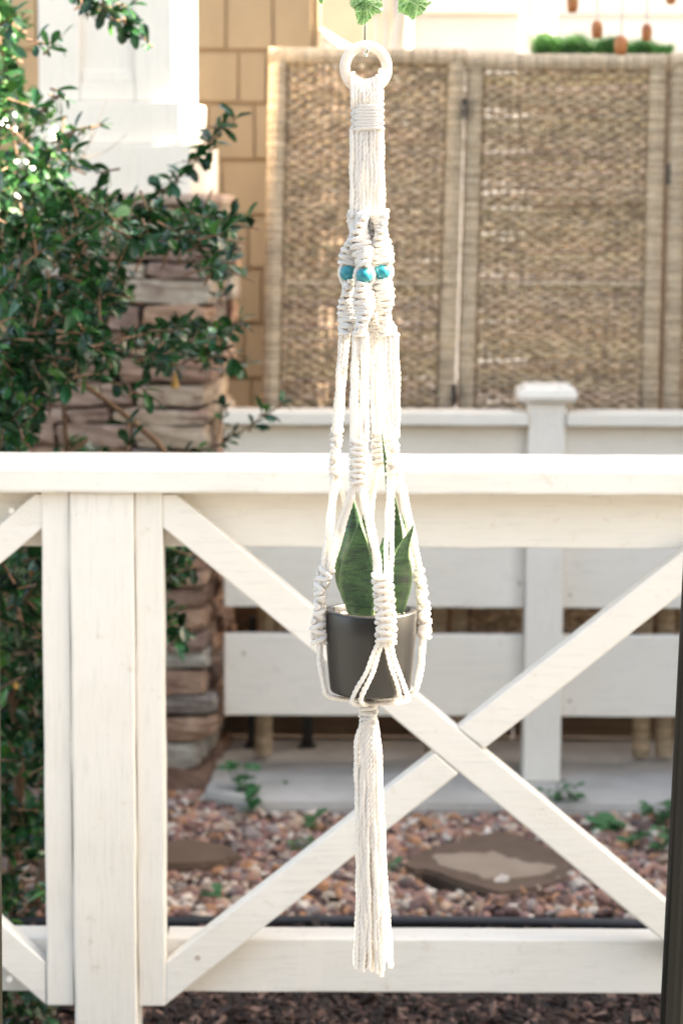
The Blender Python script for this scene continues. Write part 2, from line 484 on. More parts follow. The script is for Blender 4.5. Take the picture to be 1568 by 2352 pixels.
def ivy_mat():
    m, nt, p = new_mat('ivy_leaf')
    geo = nd(nt, 'ShaderNodeNewGeometry')
    vs1 = nd(nt, 'ShaderNodeTexVoronoi', i_Scale=230.0); vs1.feature = 'DISTANCE_TO_EDGE'
    vs2 = nd(nt, 'ShaderNodeTexVoronoi', i_Scale=75.0); vs2.feature = 'DISTANCE_TO_EDGE'
    for v in (vs1, vs2): nt.links.new(geo.outputs['Position'], v.inputs['Vector'])
    n = nd(nt, 'ShaderNodeTexNoise', i_Scale=60.0, i_Detail=2.0)
    nt.links.new(geo.outputs['Position'], n.inputs['Vector'])
    c = mixc(nt, ramp(nt, n.outputs['Fac'], 0.35, 0.65), (0.15, 0.34, 0.12), (0.34, 0.54, 0.26))
    c = mixc(nt, ramp(nt, vs1.outputs['Distance'], 0.10, 0.0), c, (0.50, 0.68, 0.34))
    c = mixc(nt, ramp(nt, vs2.outputs['Distance'], 0.06, 0.0), c, (0.62, 0.76, 0.46))
    nt.links.new(c, p.inputs['Base Color'])
    p.inputs['Roughness'].default_value = 0.6
    tr = nd(nt, 'ShaderNodeBsdfTranslucent'); nt.links.new(c, tr.inputs[0])
    mx = nd(nt, 'ShaderNodeMixShader'); mx.inputs[0].default_value = 0.35
    nt.links.new(p.outputs[0], mx.inputs[1]); nt.links.new(tr.outputs[0], mx.inputs[2])
    nt.links.new(mx.outputs[0], nt.nodes['Material Output'].inputs[0])
    return m
M_ivy = ivy_mat()

# ------------------------------------------------------------------ ground
GZ = -0.03
def sheet(name, x0, x1, y0, y1, z, mat, nx=2, ny=2, amp=0.0):
    xs = np.linspace(x0, x1, nx); ys = np.linspace(y0, y1, ny)
    V = [(x, y, z + amp * (math.sin(x * 3.1 + y * 1.7) + math.sin(x * 7.3 - y * 5.1) * 0.5)) for y in ys for x in xs]
    Fc = [(j * nx + i, j * nx + i + 1, (j + 1) * nx + i + 1, (j + 1) * nx + i) for j in range(ny - 1) for i in range(nx - 1)]
    o = part(name, V, Fc, mat)
    return tag(o, kind='structure')
sheet('ground', -150, 150, -100, 250, GZ - 0.012, M_soil)
bm = box_bm(-12, 12, -12, 2.95, GZ - 0.02, 0.0, 0.004)
tag(bm_part('bounce_patio', bm, M_patio), kind='structure')  # out-of-view paving, added to bounce sunlight onto fence and hanger
# concrete slab behind the gravel; its left end is cut back beside the stone pier
bm = bmesh.new()
pl = [W(478, 1790, 5.22).x, 5.22]
poly = [(W(470, 1800, 5.3).x, 5.30), (W(600, 1826, 5.20).x, 5.20), (9.0, 5.16), (9.0, 10.5), (W(505, 1700, 5.6).x, 10.5)]
lo = [bm.verts.new((x, y, GZ - 0.05)) for x, y in poly]
hi = [bm.verts.new((x, y, 0.0)) for x, y in poly]
bm.faces.new(lo[::-1]); bm.faces.new(hi)
for i in range(len(poly)):
    bm.faces.new((lo[i], lo[(i + 1) % 5], hi[(i + 1) % 5], hi[i]))
bmesh.ops.recalc_face_normals(bm, faces=bm.faces)
bmesh.ops.bevel(bm, geom=list(bm.edges), offset=0.008, segments=2, affect='EDGES')
tag(bm_part('concrete_slab', bm, M_concrete), kind='structure')

ICO = bmesh.new(); bmesh.ops.create_icosphere(ICO, subdivisions=1, radius=1.0)
ico_v = np.array([v.co[:] for v in ICO.verts]); ico_f = np.array([[v.index for v in f.verts] for f in ICO.faces]); ICO.free()

def scatter(name, n, xr, yr, zf, size, aspect, palette, mat, label, cat, flat=0.55, base='ico', tiltmax=0.5, avoid=None):
    if base == 'ico': bv, bf = ico_v, ico_f
    else:
        bv = np.array([(x, y, z) for x in (-1, 1) for y in (-1, 1) for z in (-1, 1)], float)
        bf = np.array([(0, 1, 3), (0, 3, 2), (4, 6, 7), (4, 7, 5), (0, 4, 5), (0, 5, 1), (2, 3, 7), (2, 7, 6), (0, 2, 6), (0, 6, 4), (1, 5, 7), (1, 7, 3)])
    Vs, Fs, Ts = [], [], []
    for k in range(n):
        x = rng.uniform(*xr); y = rng.uniform(*yr)
        if avoid and avoid(x, y): continue
        s = size * rng.lognormal(0, 0.32)
        sc = np.array([s * rng.uniform(0.8, aspect), s * rng.uniform(0.7, 1.0), s * flat * rng.uniform(0.7, 1.2)])
        v = bv * (1 + rng.uniform(-0.22, 0.22, (len(bv), 1))) * sc
        a, b, c = rng.uniform(0, 6.28), rng.normal(0, tiltmax), rng.normal(0, tiltmax)
        m = np.array(Matrix.Rotation(a, 3, 'Z') @ Matrix.Rotation(b, 3, 'X') @ Matrix.Rotation(c, 3, 'Y'))
        v = v @ m.T + np.array([x, y, zf(x, y) + rng.uniform(0, size * 0.7)])
        Fs.append(bf + len(Vs) * len(bv)); Vs.append(v)
        col = np.array(palette[rng.integers(len(palette))]) * rng.uniform(0.75, 1.2)
        Ts.append(np.repeat(col[None], len(bv), 0))
    o = part(name, np.vstack(Vs), np.vstack(Fs), mat, tints=np.vstack(Ts))
    return tag(o, label, cat, kind='stuff')

def in_flag(x, y):
    if y > 5.22 and x > -0.26 + (5.3 - y) * 0.3: return True
    v = Vector((x, y, 0.0)) - cam.location
    z = v.dot(fwd); px = CX + F * v.dot(rt) / z; py = CY - F * v.dot(up) / z
    a = ((px - 1112) / 178) ** 2 + ((py - 1982) / 56) ** 2
    b = ((px - 445) / 105) ** 2 + ((py - 1955) / 24) ** 2
    return min(a, b) < 1 and rng.random() < 0.985
gpal = [(0.36, 0.21, 0.17), (0.20, 0.11, 0.09), (0.45, 0.33, 0.25), (0.58, 0.48, 0.40), (0.42, 0.22, 0.12), (0.66, 0.60, 0.54), (0.15, 0.09, 0.085), (0.34, 0.29, 0.28), (0.46, 0.26, 0.19), (0.09, 0.055, 0.05), (0.30, 0.17, 0.16)]
gz = lambda x, y: GZ - 0.008 + 0.012 * math.sin(x * 2.3 + 1) * math.sin(y * 3) + 0.004
scatter('gravel', 13500, (-1.15, 1.35), (4.42, 5.50), gz, 0.0118, 1.45, gpal, M_gravel, 'pink, tan and white pebble gravel behind the black edging strip', 'gravel', 0.62, avoid=in_flag)
mpal = [(0.026, 0.014, 0.011), (0.016, 0.010, 0.008), (0.045, 0.024, 0.019), (0.09, 0.047, 0.038), (0.015, 0.010, 0.009), (0.03, 0.02, 0.018), (0.20, 0.13, 0.11)]
scatter('mulch', 17000, (-0.85, 0.95), (3.55, 4.40), lambda x, y: GZ - 0.006, 0.0048, 3.6, mpal, M_mulch, 'dark brown bark mulch under the cream fence', 'mulch', 0.28, 'box', 0.35)

# leaf litter among the gravel (brown flakes)
V, Fc = tube(catmull([(-1.6, 4.42, GZ + 0.012), (-0.6, 4.405, GZ + 0.010), (0.1, 4.41, GZ + 0.013), (0.8, 4.395, GZ + 0.012), (1.8, 4.41, GZ + 0.011)], 60) - np.array([0, 0, 0.006]), 0.011, 8)
V = np.asarray(V)
o = part('garden_edging', V, Fc, M_edge, smooth=True)
tag(o, 'black plastic edging strip between mulch and pebble gravel', 'edging')

def flagstone(name, pts, pale_pts, label, Zt=-0.005, Yg=None):
    def g(px, py):   # point on the plane z = Zt
        d = rt * ((px - CX) / F) + up * ((CY - py) / F) + fwd
        t = (Zt - CAM_Z) / d.z
        return (d.x * t, d.y * t)
    def rag(q, a):
        out = []
        for i, (x, y) in enumerate(q):
            x2, y2 = q[(i + 1) % len(q)]
            for t in (0, 0.25, 0.5, 0.75):
                out.append((x + (x2 - x) * t + rng.normal(0, a), y + (y2 - y) * t + rng.normal(0, a * 0.5)))
        return out
    P = [g(*p) for p in rag(pts, 3)]
    c = Vector((sum(p[0] for p in P) / len(P), sum(p[1] for p in P) / len(P), 0))
    root = thing(name, label, 'stepping stone', (c.x, c.y, GZ))
    def slab(P, z0, z1, bev):
        bm = bmesh.new()
        a = [bm.verts.new((x, y, z0)) for x, y in P]; b = [bm.verts.new((x, y, z1)) for x, y in P]
        bm.faces.new(a[::-1]); bm.faces.new(b)
        for i in range(len(P)): bm.faces.new((a[i], a[(i + 1) % len(P)], b[(i + 1) % len(P)], b[i]))
        bmesh.ops.recalc_face_normals(bm, faces=bm.faces)
        bmesh.ops.bevel(bm, geom=[e for e in bm.edges if all(abs(v.co.z - z1) < 1e-6 for v in e.verts)], offset=bev, segments=2, affect='EDGES')
        return bm
    bm_part('slab', slab(P, GZ - 0.02, Zt, 0.006), M_flag, root)
    if pale_pts:
        bm_part('raised_layer', slab([g(*p) for p in rag(pale_pts, 4)], Zt - 0.004, Zt + 0.0012, 0.0008), M_flag_pale, root)  # paler ragged layer on top of the slab
    return root
flagstone('stepping_stone', [(905, 1968), (985, 1950), (1060, 1922), (1140, 1908), (1230, 1925), (1300, 1968), (1318, 1995), (1300, 2020), (1235, 2038), (1150, 2052), (1080, 2035), (1010, 2008), (930, 1990)],
          [(985, 1966), (1060, 1958), (1130, 1960), (1200, 1978), (1275, 1990), (1262, 2008), (1180, 2018), (1110, 2020), (1080, 2004), (1020, 1990)],
          'large brown flat stepping stone with pale patch in the gravel behind the crossed braces')
flagstone('stepping_stone', [(330, 1935), (430, 1925), (520, 1940), (560, 1962), (520, 1975), (440, 1985), (340, 1980)], None,
          'dark brown stepping stone in the gravel just right of the big fence post')

def R_BOX(*a):
    return roughen(box_bm(*a))
# ------------------------------------------------------------------ front fence
YF = 3.50
fence = thing('cream_fence', 'cream painted wooden fence in front with thick post, flat cap rail and crossed diagonal braces', 'fence', W(238, 2352, YF) * 1.0)
fence.location = (W(238, 2352, YF).x, YF, GZ)
def ywall(name, pts, Y, depth, mat, bevel=0.003, label=None, root=fence):
    o = bm_part(name, roughen(px_prism(pts, Y, depth, bevel), 0.0006), mat, root)
    if label: o['label'] = label
    return o
# cap rail: wide, its top seen from above
zc1 = W(784, 1077, YF - 0.02).z; zc0 = W(784, 1135, YF - 0.02).z
bm = bmesh.new(); bm.free()
bm_part('cap_rail', R_BOX(-1.25, 1.35, YF - 0.02, YF + 0.19, zc0, zc1, 0.005), M_px, fence)
ztb = W(784, 1257, YF + 0.037).z
bm_part('top_rail', R_BOX(W(376, 1200, YF + .037).x, 1.35, YF + 0.038, YF + 0.076, ztb, zc0 - 0.001, 0.003), M_px, fence)
bm_part('top_rail', R_BOX(-1.25, W(101, 1200, YF + .037).x, YF + 0.038, YF + 0.076, ztb - 0.001, zc0 - 0.001, 0.003), M_px, fence)
zb1 = W(784, 2165, YF + 0.02).z; zb0 = W(784, 2289, YF + 0.02).z
bm_part('bottom_rail', R_BOX(W(378, 2200, YF).x, 1.35, YF + 0.0385, YF + 0.098, zb0, zb1, 0.003), M_px, fence)
bm_part('bottom_rail', R_BOX(-1.25, W(108, 2200, YF).x, YF + 0.0385, YF + 0.098, zb0, zb1 + .001, 0.003), M_px, fence)
xa, xb = W(165, 1700, YF - .006).x, W(311, 1700, YF - .006).x
bm_part('post', R_BOX(xa, xb, YF - 0.006, YF + 0.086, GZ - 0.1, zc0 - 0.001, 0.004), M_pz, fence)
zs = W(140, 2310, YF).z
bm_part('batten', R_BOX(W(101, 1700, YF).x, xa - 0.001, YF, YF + 0.05, zs, zc0 - 0.001, 0.003), M_pz, fence)
bm_part('batten', R_BOX(xb + 0.001, W(377, 1700, YF).x, YF + 0.001, YF + 0.05, zs - .001, zc0 - 0.001, 0.003), M_pz, fence)
# braces
BY, BD = YF + 0.002, 0.036
ywall('brace', [(373.5, 1135), (404, 1135), (1580, 2114), (1580, 2210), (373.5, 1211)], BY, BD, M_px)
def y1u(x): return 1135 + (x - 404) * 0.8325
def y1l(x): return 1211 + (x - 373.5) * 0.828
ywall('brace', [(1051, 1674), (1600, 1240), (1600, 1336), (1111, 1721)], BY, BD, M_px)
ywall('brace', [(379.5, 2212), (998, 1729), (1053, 1777), (379.5, 2310)], BY, BD, M_px)
ywall('brace', [(99.5, 1135), (99.5, 1212), (-60, 1346), (-60, 1258), (80, 1135)], BY, BD, M_px)
ywall('brace', [(106, 2212), (106, 2309), (-60, 2166), (-60, 2062)], BY, BD, M_px)
# next post of the fence, to the right beyond the frame
bm_part('post', R_BOX(0.80, 0.891, YF - 0.006, YF + 0.086, GZ - 0.1, zc0 - 0.001, 0.004), M_pz, fence)
# screws / knots : small plugs on the braces
for (px, py) in ((411, 2234), (454, 2200), (27, 1173), (22, 2250)):
    p = W(px, py, BY)
    V, Fc = tube([(p.x, BY - 0.0006, p.z), (p.x, BY + 0.004, p.z)], 0.0045, 10)
    part('screw_plug', V, Fc, M_rust if px == 454 else M_px, fence)

# ------------------------------------------------------------------ rear fence
YR = 5.40
rear = thing('grey_white_fence', 'pale grey white board fence with one capped post, just before the wicker screen', 'fence', (W(1250, 1760, YR).x, YR, 0))
pxl, pxr = W(1206, 1400, YR).x, W(1292, 1400, YR).x
bm_part('post', R_BOX(pxl, pxr, YR, YR + 0.088, 0.0, W(1250, 925, YR).z, 0.005), M_rz, rear)
rear_post = [o for o in rear.children if o.name.startswith('post')][0]
z0, z1 = W(1250, 922, YR).z, W(1250, 885, YR).z
# post cap: flat board with sloped top
bm = bmesh.new()
cxp = (pxl + pxr) / 2
bmesh.ops.create_cube(bm, size=1.0)
for v in bm.verts:
    k = 1.0 if v.co.z < 0 else 0.86
    v.co = Vector((cxp + v.co.x * 0.140 * k, YR + 0.044 + v.co.y * 0.140 * k, (z0 + 0.001) if v.co.z < 0 else z1))
bmesh.ops.bevel(bm, geom=list(bm.edges), offset=0.009, segments=3, affect='EDGES')
bm_part('post_cap', bm, M_rz, rear_post)
XL = W(512, 950, YR).x
def rear_board(name, y_top, y_bot, Y, d, mat=M_rx):
    za, zb = W(1000, y_top, Y).z, W(1000, y_bot, Y).z
    bm_part(name, R_BOX(XL, pxl - 0.001, Y, Y + d, zb, za, 0.004), mat, rear)
    bm_part(name, R_BOX(pxr + 0.001, 3.4, Y, Y + d, zb, za, 0.004), mat, rear)
rear_board('cap_rail', 948, 978, YR - 0.012, 0.11)
rear_board('board', 979, 1160, YR + 0.03, 0.03)
rear_board('board', 1200, 1396, YR + 0.031, 0.03)
rear_board('board', 1459, 1645, YR + 0.030, 0.03)
for (px, py) in ((1308, 1163), (1308, 1222), (1308, 1366), (1308, 1495), (1308, 1610), (1192, 1222), (1192, 1340), (1192, 1610), (560, 1500), (560, 1240)):
    p = W(px, py, YR + 0.03)
    V, Fc = tube([(p.x, YR + 0.0285, p.z), (p.x, YR + 0.034, p.z)], 0.0042, 10)
    part('screw', V, Fc, M_rust, rear)

# ------------------------------------------------------------------ wicker folding screen
YS = 5.62
screen = thing('wicker_screen', 'tall woven willow folding screen with wrapped frame standing behind the grey fence', 'folding screen', (W(1060, 1760, YS).x, YS, 0))
def weave_panel(corners, ya, yb, frame_px=44, seed=0, holes=0.0, hole_u=0.3, legs='wrapped', top_gap=0.0):
    """corners: (left x top, right x top, left x bottom, right x bottom, y top left, y top right) in photograph units"""
    lr = np.random.default_rng(seed)
    lt, r_t, lb, rb, tl, tr_ = corners
    TL, TR = np.array(W(lt, tl, ya)), np.array(W(r_t, tr_, yb))
    def leftp(z): 
        t = (TL[2] - z) / TL[2]; b = np.array(W(lb, 920, ya)); k = (b - TL) / (TL[2] - b[2]); return TL + k * (TL[2] - z)
    def rightp(z):
        b = np.array(W(rb, 920, yb)); k = (b - TR) / (TR[2] - b[2]); return TR + k * (TR[2] - z)
    ztop = (TL[2] + TR[2]) / 2
    def P(u, z):
        a, b = leftp(z), rightp(z); q = a * (1 - u) + b * u; q[2] = z; return q
    width = np.linalg.norm(P(1, 1.2) - P(0, 1.2))
    fw = frame_px * 0.00101 / width
    # frame posts, wrapped with reed: rings
    zbot = 0.10
    def wrap(p_of, z_a, z_b, r, name):
        n = int(abs(z_a - z_b) / 0.0075)
        pts, rad = [], []
        for i in range(n * 2 + 1):
            t = i / (2 * n)
            pts.append(p_of(t)); rad.append(r * (0.90 if i % 2 == 0 else 1.0) * lr.uniform(0.94, 1.05))
        V, Fc = tube(pts, rad, 8)
        tn = np.repeat([lr.uniform(0.65, 1.12) if True else 1 for _ in range(len(pts))], 8)
        tn = np.repeat(np.array([1, 0.95, 0.88])[None], len(tn), 0) * tn[:, None]
        return part(name, V, Fc, M_wick_wrap, screen, tints=tn)
    r = frame_px * 0.00101 / 2
    for u in (fw / 2, 1 - fw / 2):
        wrap(lambda t, u=u: P(u, ztop - 0.01 + (0.02 - ztop) * t), ztop, 0.02, r, 'frame_post')
    wrap(lambda t: P(t, ztop - r * 1.0) + np.array([0, -0.004, 0]), 0, width, r * 0.92, 'frame_rail')
    wrap(lambda t: P(fw + t * (1 - 2 * fw), 0.13), 0, width, r * 0.8, 'frame_rail')
    zm = W(lt, 650, ya).z
    wrap(lambda t: P(fw + t * (1 - 2 * fw), zm) + np.array([0, -0.006, 0]), 0, width, 0.0055, 'middle_rod')
    # stakes and weft
    ns = int(width / 0.0235)
    us = np.linspace(fw * 1.0, 1 - fw * 1.0, ns)
    SP = []
    za, zb = 0.13, ztop - r * 1.6
    for u in us:
        SP.append(tube([P(u, za), P(u, (za + zb) / 2), P(u, zb)], 0.0035, 5))
    V, Fc = join(SP)
    part('stakes', V, Fc, M_spoke, screen)
    Vs, Fs, Ts, o = [], [], [], 0
    z = za
    row = 0
    zweave_top = zb - top_gap
    while z < zweave_top:
        pitch = 0.0105 * lr.uniform(0.93, 1.06)
        rad = pitch * 0.66
        pts = []
        m = ns * 2 + 1
        up_ = lr.normal(0, 0.0012)
        for i in range(m):
            u = us[0] + (us[-1] - us[0]) * i / (m - 1)
            q = P(u, z + up_ + 0.0035 * math.sin(u * 5 + row * 0.7) + lr.normal(0, 0.0009))
            ph = 1 if (i // 2 + row) % 2 == 0 else -1
            q[1] += (0.0062 * ph) if i % 2 == 0 else 0.0
            pts.append(q)
        rr = np.full(m, rad) * lr.uniform(0.86, 1.05)
        ztn = (z - za) / (zweave_top - za)
        hprob = holes
        for i in range(m):
            uu = i / m
            loc = hprob * (0.0 + 4.0 * math.exp(-((uu - hole_u) / 0.10) ** 2) * (0.5 + 0.5 * math.sin(z * 37 + seed)) + (3.0 * math.exp(-((uu - 0.2) / 0.25) ** 2) if ztn > 0.965 else 0))
            if lr.random() < loc: rr[i] *= 0.35
        V, Fc = tube(pts, rr, 6)
        base = lr.uniform(0.82, 1.12)
        seg = base * lr.choice([0.6, 0.85, 1.0, 1.1, 1.2], m) * lr.uniform(0.9, 1.1, m)
        hue = np.array([1.0, lr.uniform(0.90, 0.975), lr.uniform(0.82, 0.97)])
        Ts.append(np.repeat(seg, 6)[:, None] * hue[None])
        Vs.append(V); Fs += [tuple(i + o for i in f) for f in Fc]; o += len(V)
        z += pitch; row += 1
    p = part('weave', np.vstack(Vs), Fs, M_wick, screen, tints=np.vstack(Ts))
    p['kind'] = 'stuff'
weave_panel((618, 1070, 600, 1044, 97, 118), YS, YS + 0.02, 44, 1, holes=0.10, hole_u=0.27)
weave_panel((1070, 1531, 1047, 1512, 120, 122), YS + 0.03, YS + 0.0, 44, 2, holes=0.003, hole_u=0.08, top_gap=0.012)
weave_panel((1536, 1990, 1519, 1970, 122, 124), YS, YS + 0.05, 44, 3, holes=0.02)
for (px, py) in ((1069, 250), (1045, 908), (1534, 400)):
    p = W(px, py, YS - 0.01)
    bm_part('hinge', box_bm(p.x - 0.003, p.x + 0.003, YS - 0.012, YS + 0.012, p.z - 0.024, p.z + 0.024, 0.001), M_black, screen)

# planter boards behind the screen; upper rows added to block light between fence boards
planter = thing('wooden_planter', 'low brown wooden planter box seen under the fence boards behind the screen, upper boards added to block light', 'planter', (0.3, 5.78, 0))
for (ya, yb, YY) in ((1340, 1430, 5.80), (1434, 1494, 5.802), (1498, 1556, 5.798), (1560, 1618, 5.80), (1622, 1690, 5.795), (1693, 1722, 5.82)):
    za, zb = W(784, ya, YY).z, max(0.002, W(784, yb, YY).z)
    for (x0, x1) in ((-0.33, 0.42), (0.424, 1.2), (1.204, 2.0)):
        bm_part('plank', box_bm(x0, x1, YY, YY + 0.03, zb, za, 0.003), M_plank, planter)
bm_part('end_panel', box_bm(-0.33, -0.30, 5.84, 6.3, 0.002, 0.40, 0.003), M_plank, planter)
for px in (582, 706):
    p = W(px, 1640, 5.74)
    t_ = thing('metal_stake', 'short black metal leg under the fence, ' + ('beside the stone pier' if px < 600 else 'between stone pier and tassel'), 'metal leg', (p.x, 5.74, 0))
    bm_part('upright', box_bm(p.x - 0.013, p.x + 0.013, 5.735, 5.76, 0.006, 0.32, 0.003), M_black, t_)
    bm_part('foot', box_bm(p.x - 0.022, p.x + 0.022, 5.725, 5.77, 0.0, 0.005, 0.001), M_black, t_)

# ------------------------------------------------------------------ tan house with shingles
YH = 6.25
house = thing('tan_house', 'tan house wall of painted rectangular shingles behind the white column', 'house', (W(500, 1000, YH).x, YH, 0))
xL, xR = -1.9, W(721, 300, YH).x
bm_part('wall', box_bm(xL, xR - 0.002, YH + 0.003, YH + 0.25, 0, 3.1, 0.0), M_shingle_gap, house)
bm_part('corner_board', box_bm(xR - 0.001, xR + 0.012, YH + 0.004, YH + 0.26, 0, 3.12, 0.002), M_shingle, house)
rows = [-70, 118, 240, 370, 495, 620, 745, 870, 995, 1120, 1245, 1370, 1495]
joints = {0: [520, 627], 1: [548, 612], 2: [585], 3: [510, 640], 4: [570], 5: [600, 530], 6: [560, 640]}
for i in range(len(rows) - 1):
    z1_, z0_ = W(600, rows[i], YH).z, W(600, rows[i + 1], YH).z
    xs = [W(j, 300, YH).x for j in sorted(joints.get(i, [540 + 37 * (i % 3)]))]
    x = xs[0]
    cuts = [xR - 0.004]
    for j in reversed(xs): cuts.append(j)
    while cuts[-1] > xL + 0.1: cuts.append(cuts[-1] - random.uniform(0.09, 0.20))
    for a, b in zip(cuts[1:], cuts[:-1]):
        if b - a < 0.02 or (b < -1.5): continue
        dz = random.uniform(-0.002, 0.002)
        bm = box_bm(a + 0.003, b - 0.003, YH - 0.003, YH + 0.0025, z0_ + 0.006 + dz, z1_ - 0.004, 0.002)
        for v in bm.verts:
            if v.co.z < (z0_ + z1_) / 2 and v.co.y < YH: v.co.y -= 0.004
        bm_part('shingle', bm, M_shingle, house)

# ------------------------------------------------------------------ white column on a stone pier
YC = 5.38
YAW = -R(6.0)
pier = thing('stone_pier', 'stacked fieldstone pier of brown and grey stones under the white porch column', 'stone pier', (W(300, 1700, YC).x, YC + 0.15, 0))
col = thing('porch_column', 'square white panelled porch column with stepped base on top of the stone pier', 'column', (W(250, 440, YC).x, YC + 0.15, W(250, 445, YC).z))
def zrow(py): return W(300, py, YC).z
piv = Vector((W(480, 800, YC).x, YC, 0))       # front right corner of the pier
def colbox(name, px0, px1, py0, py1, dy0, depth, root=col, mat=M_col, bev=0.004):
    """box given by its front face; front plane is dy0 behind YC before the yaw about the corner"""
    bm = box_bm(W(px0, 300, YC).x, W(px1, 300, YC).x, YC + dy0, YC + dy0 + depth, zrow(py1), zrow(py0), bev)
    yaw_bm(bm, YAW, piv)
    o = bm_part(name, bm, mat, root)
    if mat is M_stone:
        a = o.data.attributes.new('tint', 'FLOAT_COLOR', 'POINT')
        a.data.foreach_set('color', np.tile(np.array([1.3, 1.2, 1.15, 1], dtype=np.float32), len(o.data.vertices)))
    return o
colbox('shaft', 84, 386, -120, 230, 0.036, 0.30)
colbox('stile', 78, 175, -120, 230, 0.020, 0.0155)
colbox('stile', 304, 393, -120, 230, 0.020, 0.0155)
colbox('cross_rail', 175.5, 303.5, 187, 230, 0.020, 0.0155)
colbox('moulding', 176, 303, 160, 186.5, 0.028, 0.0075)
# mouldings on the right (sunlit) side of the shaft
xs_ = W(386, 300, YC).x
for (d0, d1) in ((0.036, 0.095), (0.25, 0.336)):
    bm = box_bm(xs_ + 0.0005, xs_ + 0.008, YC + d0, YC + d1, zrow(230), zrow(-120), 0.002); yaw_bm(bm, YAW, piv); bm_part('stile', bm, M_col, col)
bm = box_bm(xs_ + 0.0005, xs_ + 0.007, YC + 0.096, YC + 0.249, zrow(230), zrow(187), 0.002); yaw_bm(bm, YAW, piv); bm_part('cross_rail', bm, M_col, col)
colbox('plinth', 58, 413, 231, 330, 0.004, 0.345)
colbox('base_block', 30, 441, 331, 446, -0.016, 0.385)
colbox('capstone', 10, 480, 447, 470, -0.03, 0.42, pier, M_stone, 0.008)

core = box_bm(W(30, 800, YC).x, W(420, 800, YC).x, YC + 0.035, YC + 0.40, -0.05, zrow(471), 0.0)
yaw_bm(core, YAW, piv)
bm_part('mortar_core', core, M_mortar, pier)

def stone_bm(x0, x1, y0, y1, z0, z1, seed, rough=0.006):
    bm = bmesh.new()
    nx = max(2, int((x1 - x0) / 0.03)); ny = max(1, int((y1 - y0) / 0.05)); nz = 3
    bmesh.ops.create_cube(bm, size=1.0)
    bmesh.ops.subdivide_edges(bm, edges=[e for e in bm.edges], cuts=3, use_grid_fill=True)
    sr = np.random.default_rng(seed)
    ph = sr.uniform(0, 6.28, 9)
    c = Vector(((x0 + x1) / 2, (y0 + y1) / 2, (z0 + z1) / 2))
    for v in bm.verts:
        p = v.co.copy()
        # rounded box
        q = Vector((p.x * 2, p.y * 2, p.z * 2))
        k = 1 - 0.035 * (abs(q.x) ** 4 * abs(q.z) ** 4 + abs(q.y) ** 4 * abs(q.z) ** 4 + abs(q.x) ** 4 * abs(q.y) ** 4)
        w = Vector((c.x + p.x * (x1 - x0) * k, c.y + p.y * (y1 - y0) * k, c.z + p.z * (z1 - z0) * k))
        n = Vector((math.sin(w.y * 37 + ph[0]) + math.sin(w.z * 53 + ph[1]) , math.sin(w.x * 31 + ph[2]) + math.sin(w.z * 67 + ph[3]) + 0.8 * math.sin(w.x * 71 + ph[6]), math.sin(w.x * 29 + ph[4]) * 1.1 + math.sin(w.y * 41 + ph[5])))
        w += n * rough * 0.28 + Vector(sr.normal(0, rough * 0.42, 3)) * (1.0 if p.y < -0.4 or p.x > 0.4 else 0.3)
        v.co = w
    return bm
stone_rows = [471, 520, 548, 602, 643, 702, 762, 822, 884, 940, 975, 1032, 1090, 1150, 1200, 1252, 1312, 1352, 1402, 1455, 1500, 1545, 1602, 1648, 1705, 1768, 1850]
cols_tint = [(1.15, 0.95, 0.82), (0.85, 0.72, 0.70), (1.35, 1.38, 1.32), (0.80, 0.60, 0.52), (1.25, 1.02, 0.86), (1.15, 1.3, 1.35), (0.75, 0.80, 0.86), (1.15, 0.88, 0.72)]
xl, xr = W(20, 800, YC).x, W(479, 800, YC).x
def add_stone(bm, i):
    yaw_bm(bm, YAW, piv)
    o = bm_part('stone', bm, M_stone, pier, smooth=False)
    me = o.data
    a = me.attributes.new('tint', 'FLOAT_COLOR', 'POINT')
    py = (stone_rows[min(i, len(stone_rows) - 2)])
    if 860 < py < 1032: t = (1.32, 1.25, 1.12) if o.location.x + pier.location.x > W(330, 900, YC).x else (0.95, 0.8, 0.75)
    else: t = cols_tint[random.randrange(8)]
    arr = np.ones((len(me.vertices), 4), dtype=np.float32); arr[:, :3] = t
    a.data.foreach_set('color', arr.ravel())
sid = 0
for i in range(len(stone_rows) - 1):
    za, zb = zrow(stone_rows[i]), zrow(stone_rows[i + 1])
    g = random.uniform(0.002, 0.005)
    x = xr + random.uniform(-0.012, 0.012) + (0.012 if 1602 <= stone_rows[i] < 1700 else 0) - (0.010 if stone_rows[i] >= 1700 else 0)
    first = True
    while x > xl + 0.03:
        w = random.uniform(0.10, 0.26) if not first else random.uniform(0.13, 0.24)
        x0 = max(xl, x - w)
        sid += 1
        dy = random.uniform(-0.012, 0.008)
        dd = random.uniform(0.10, 0.20) if first else 0.06
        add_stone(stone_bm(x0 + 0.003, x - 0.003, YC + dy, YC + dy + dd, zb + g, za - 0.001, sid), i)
        if first:   # the side face: one or two more stones behind the corner stone
            y = YC + dy + dd + 0.004
            while y < YC + 0.40:
                l = random.uniform(0.10, 0.2)
                y2 = min(y + l, YC + 0.42)
                if y2 - y > 0.03:
                    sid += 1
                    dx = random.uniform(-0.012, 0.008)
                    add_stone(stone_bm(x - 0.08 + dx, x + dx, y, y2, zb + g, za - 0.001, sid), i)
                y = y2 + 0.004
        first = False
        x = x0

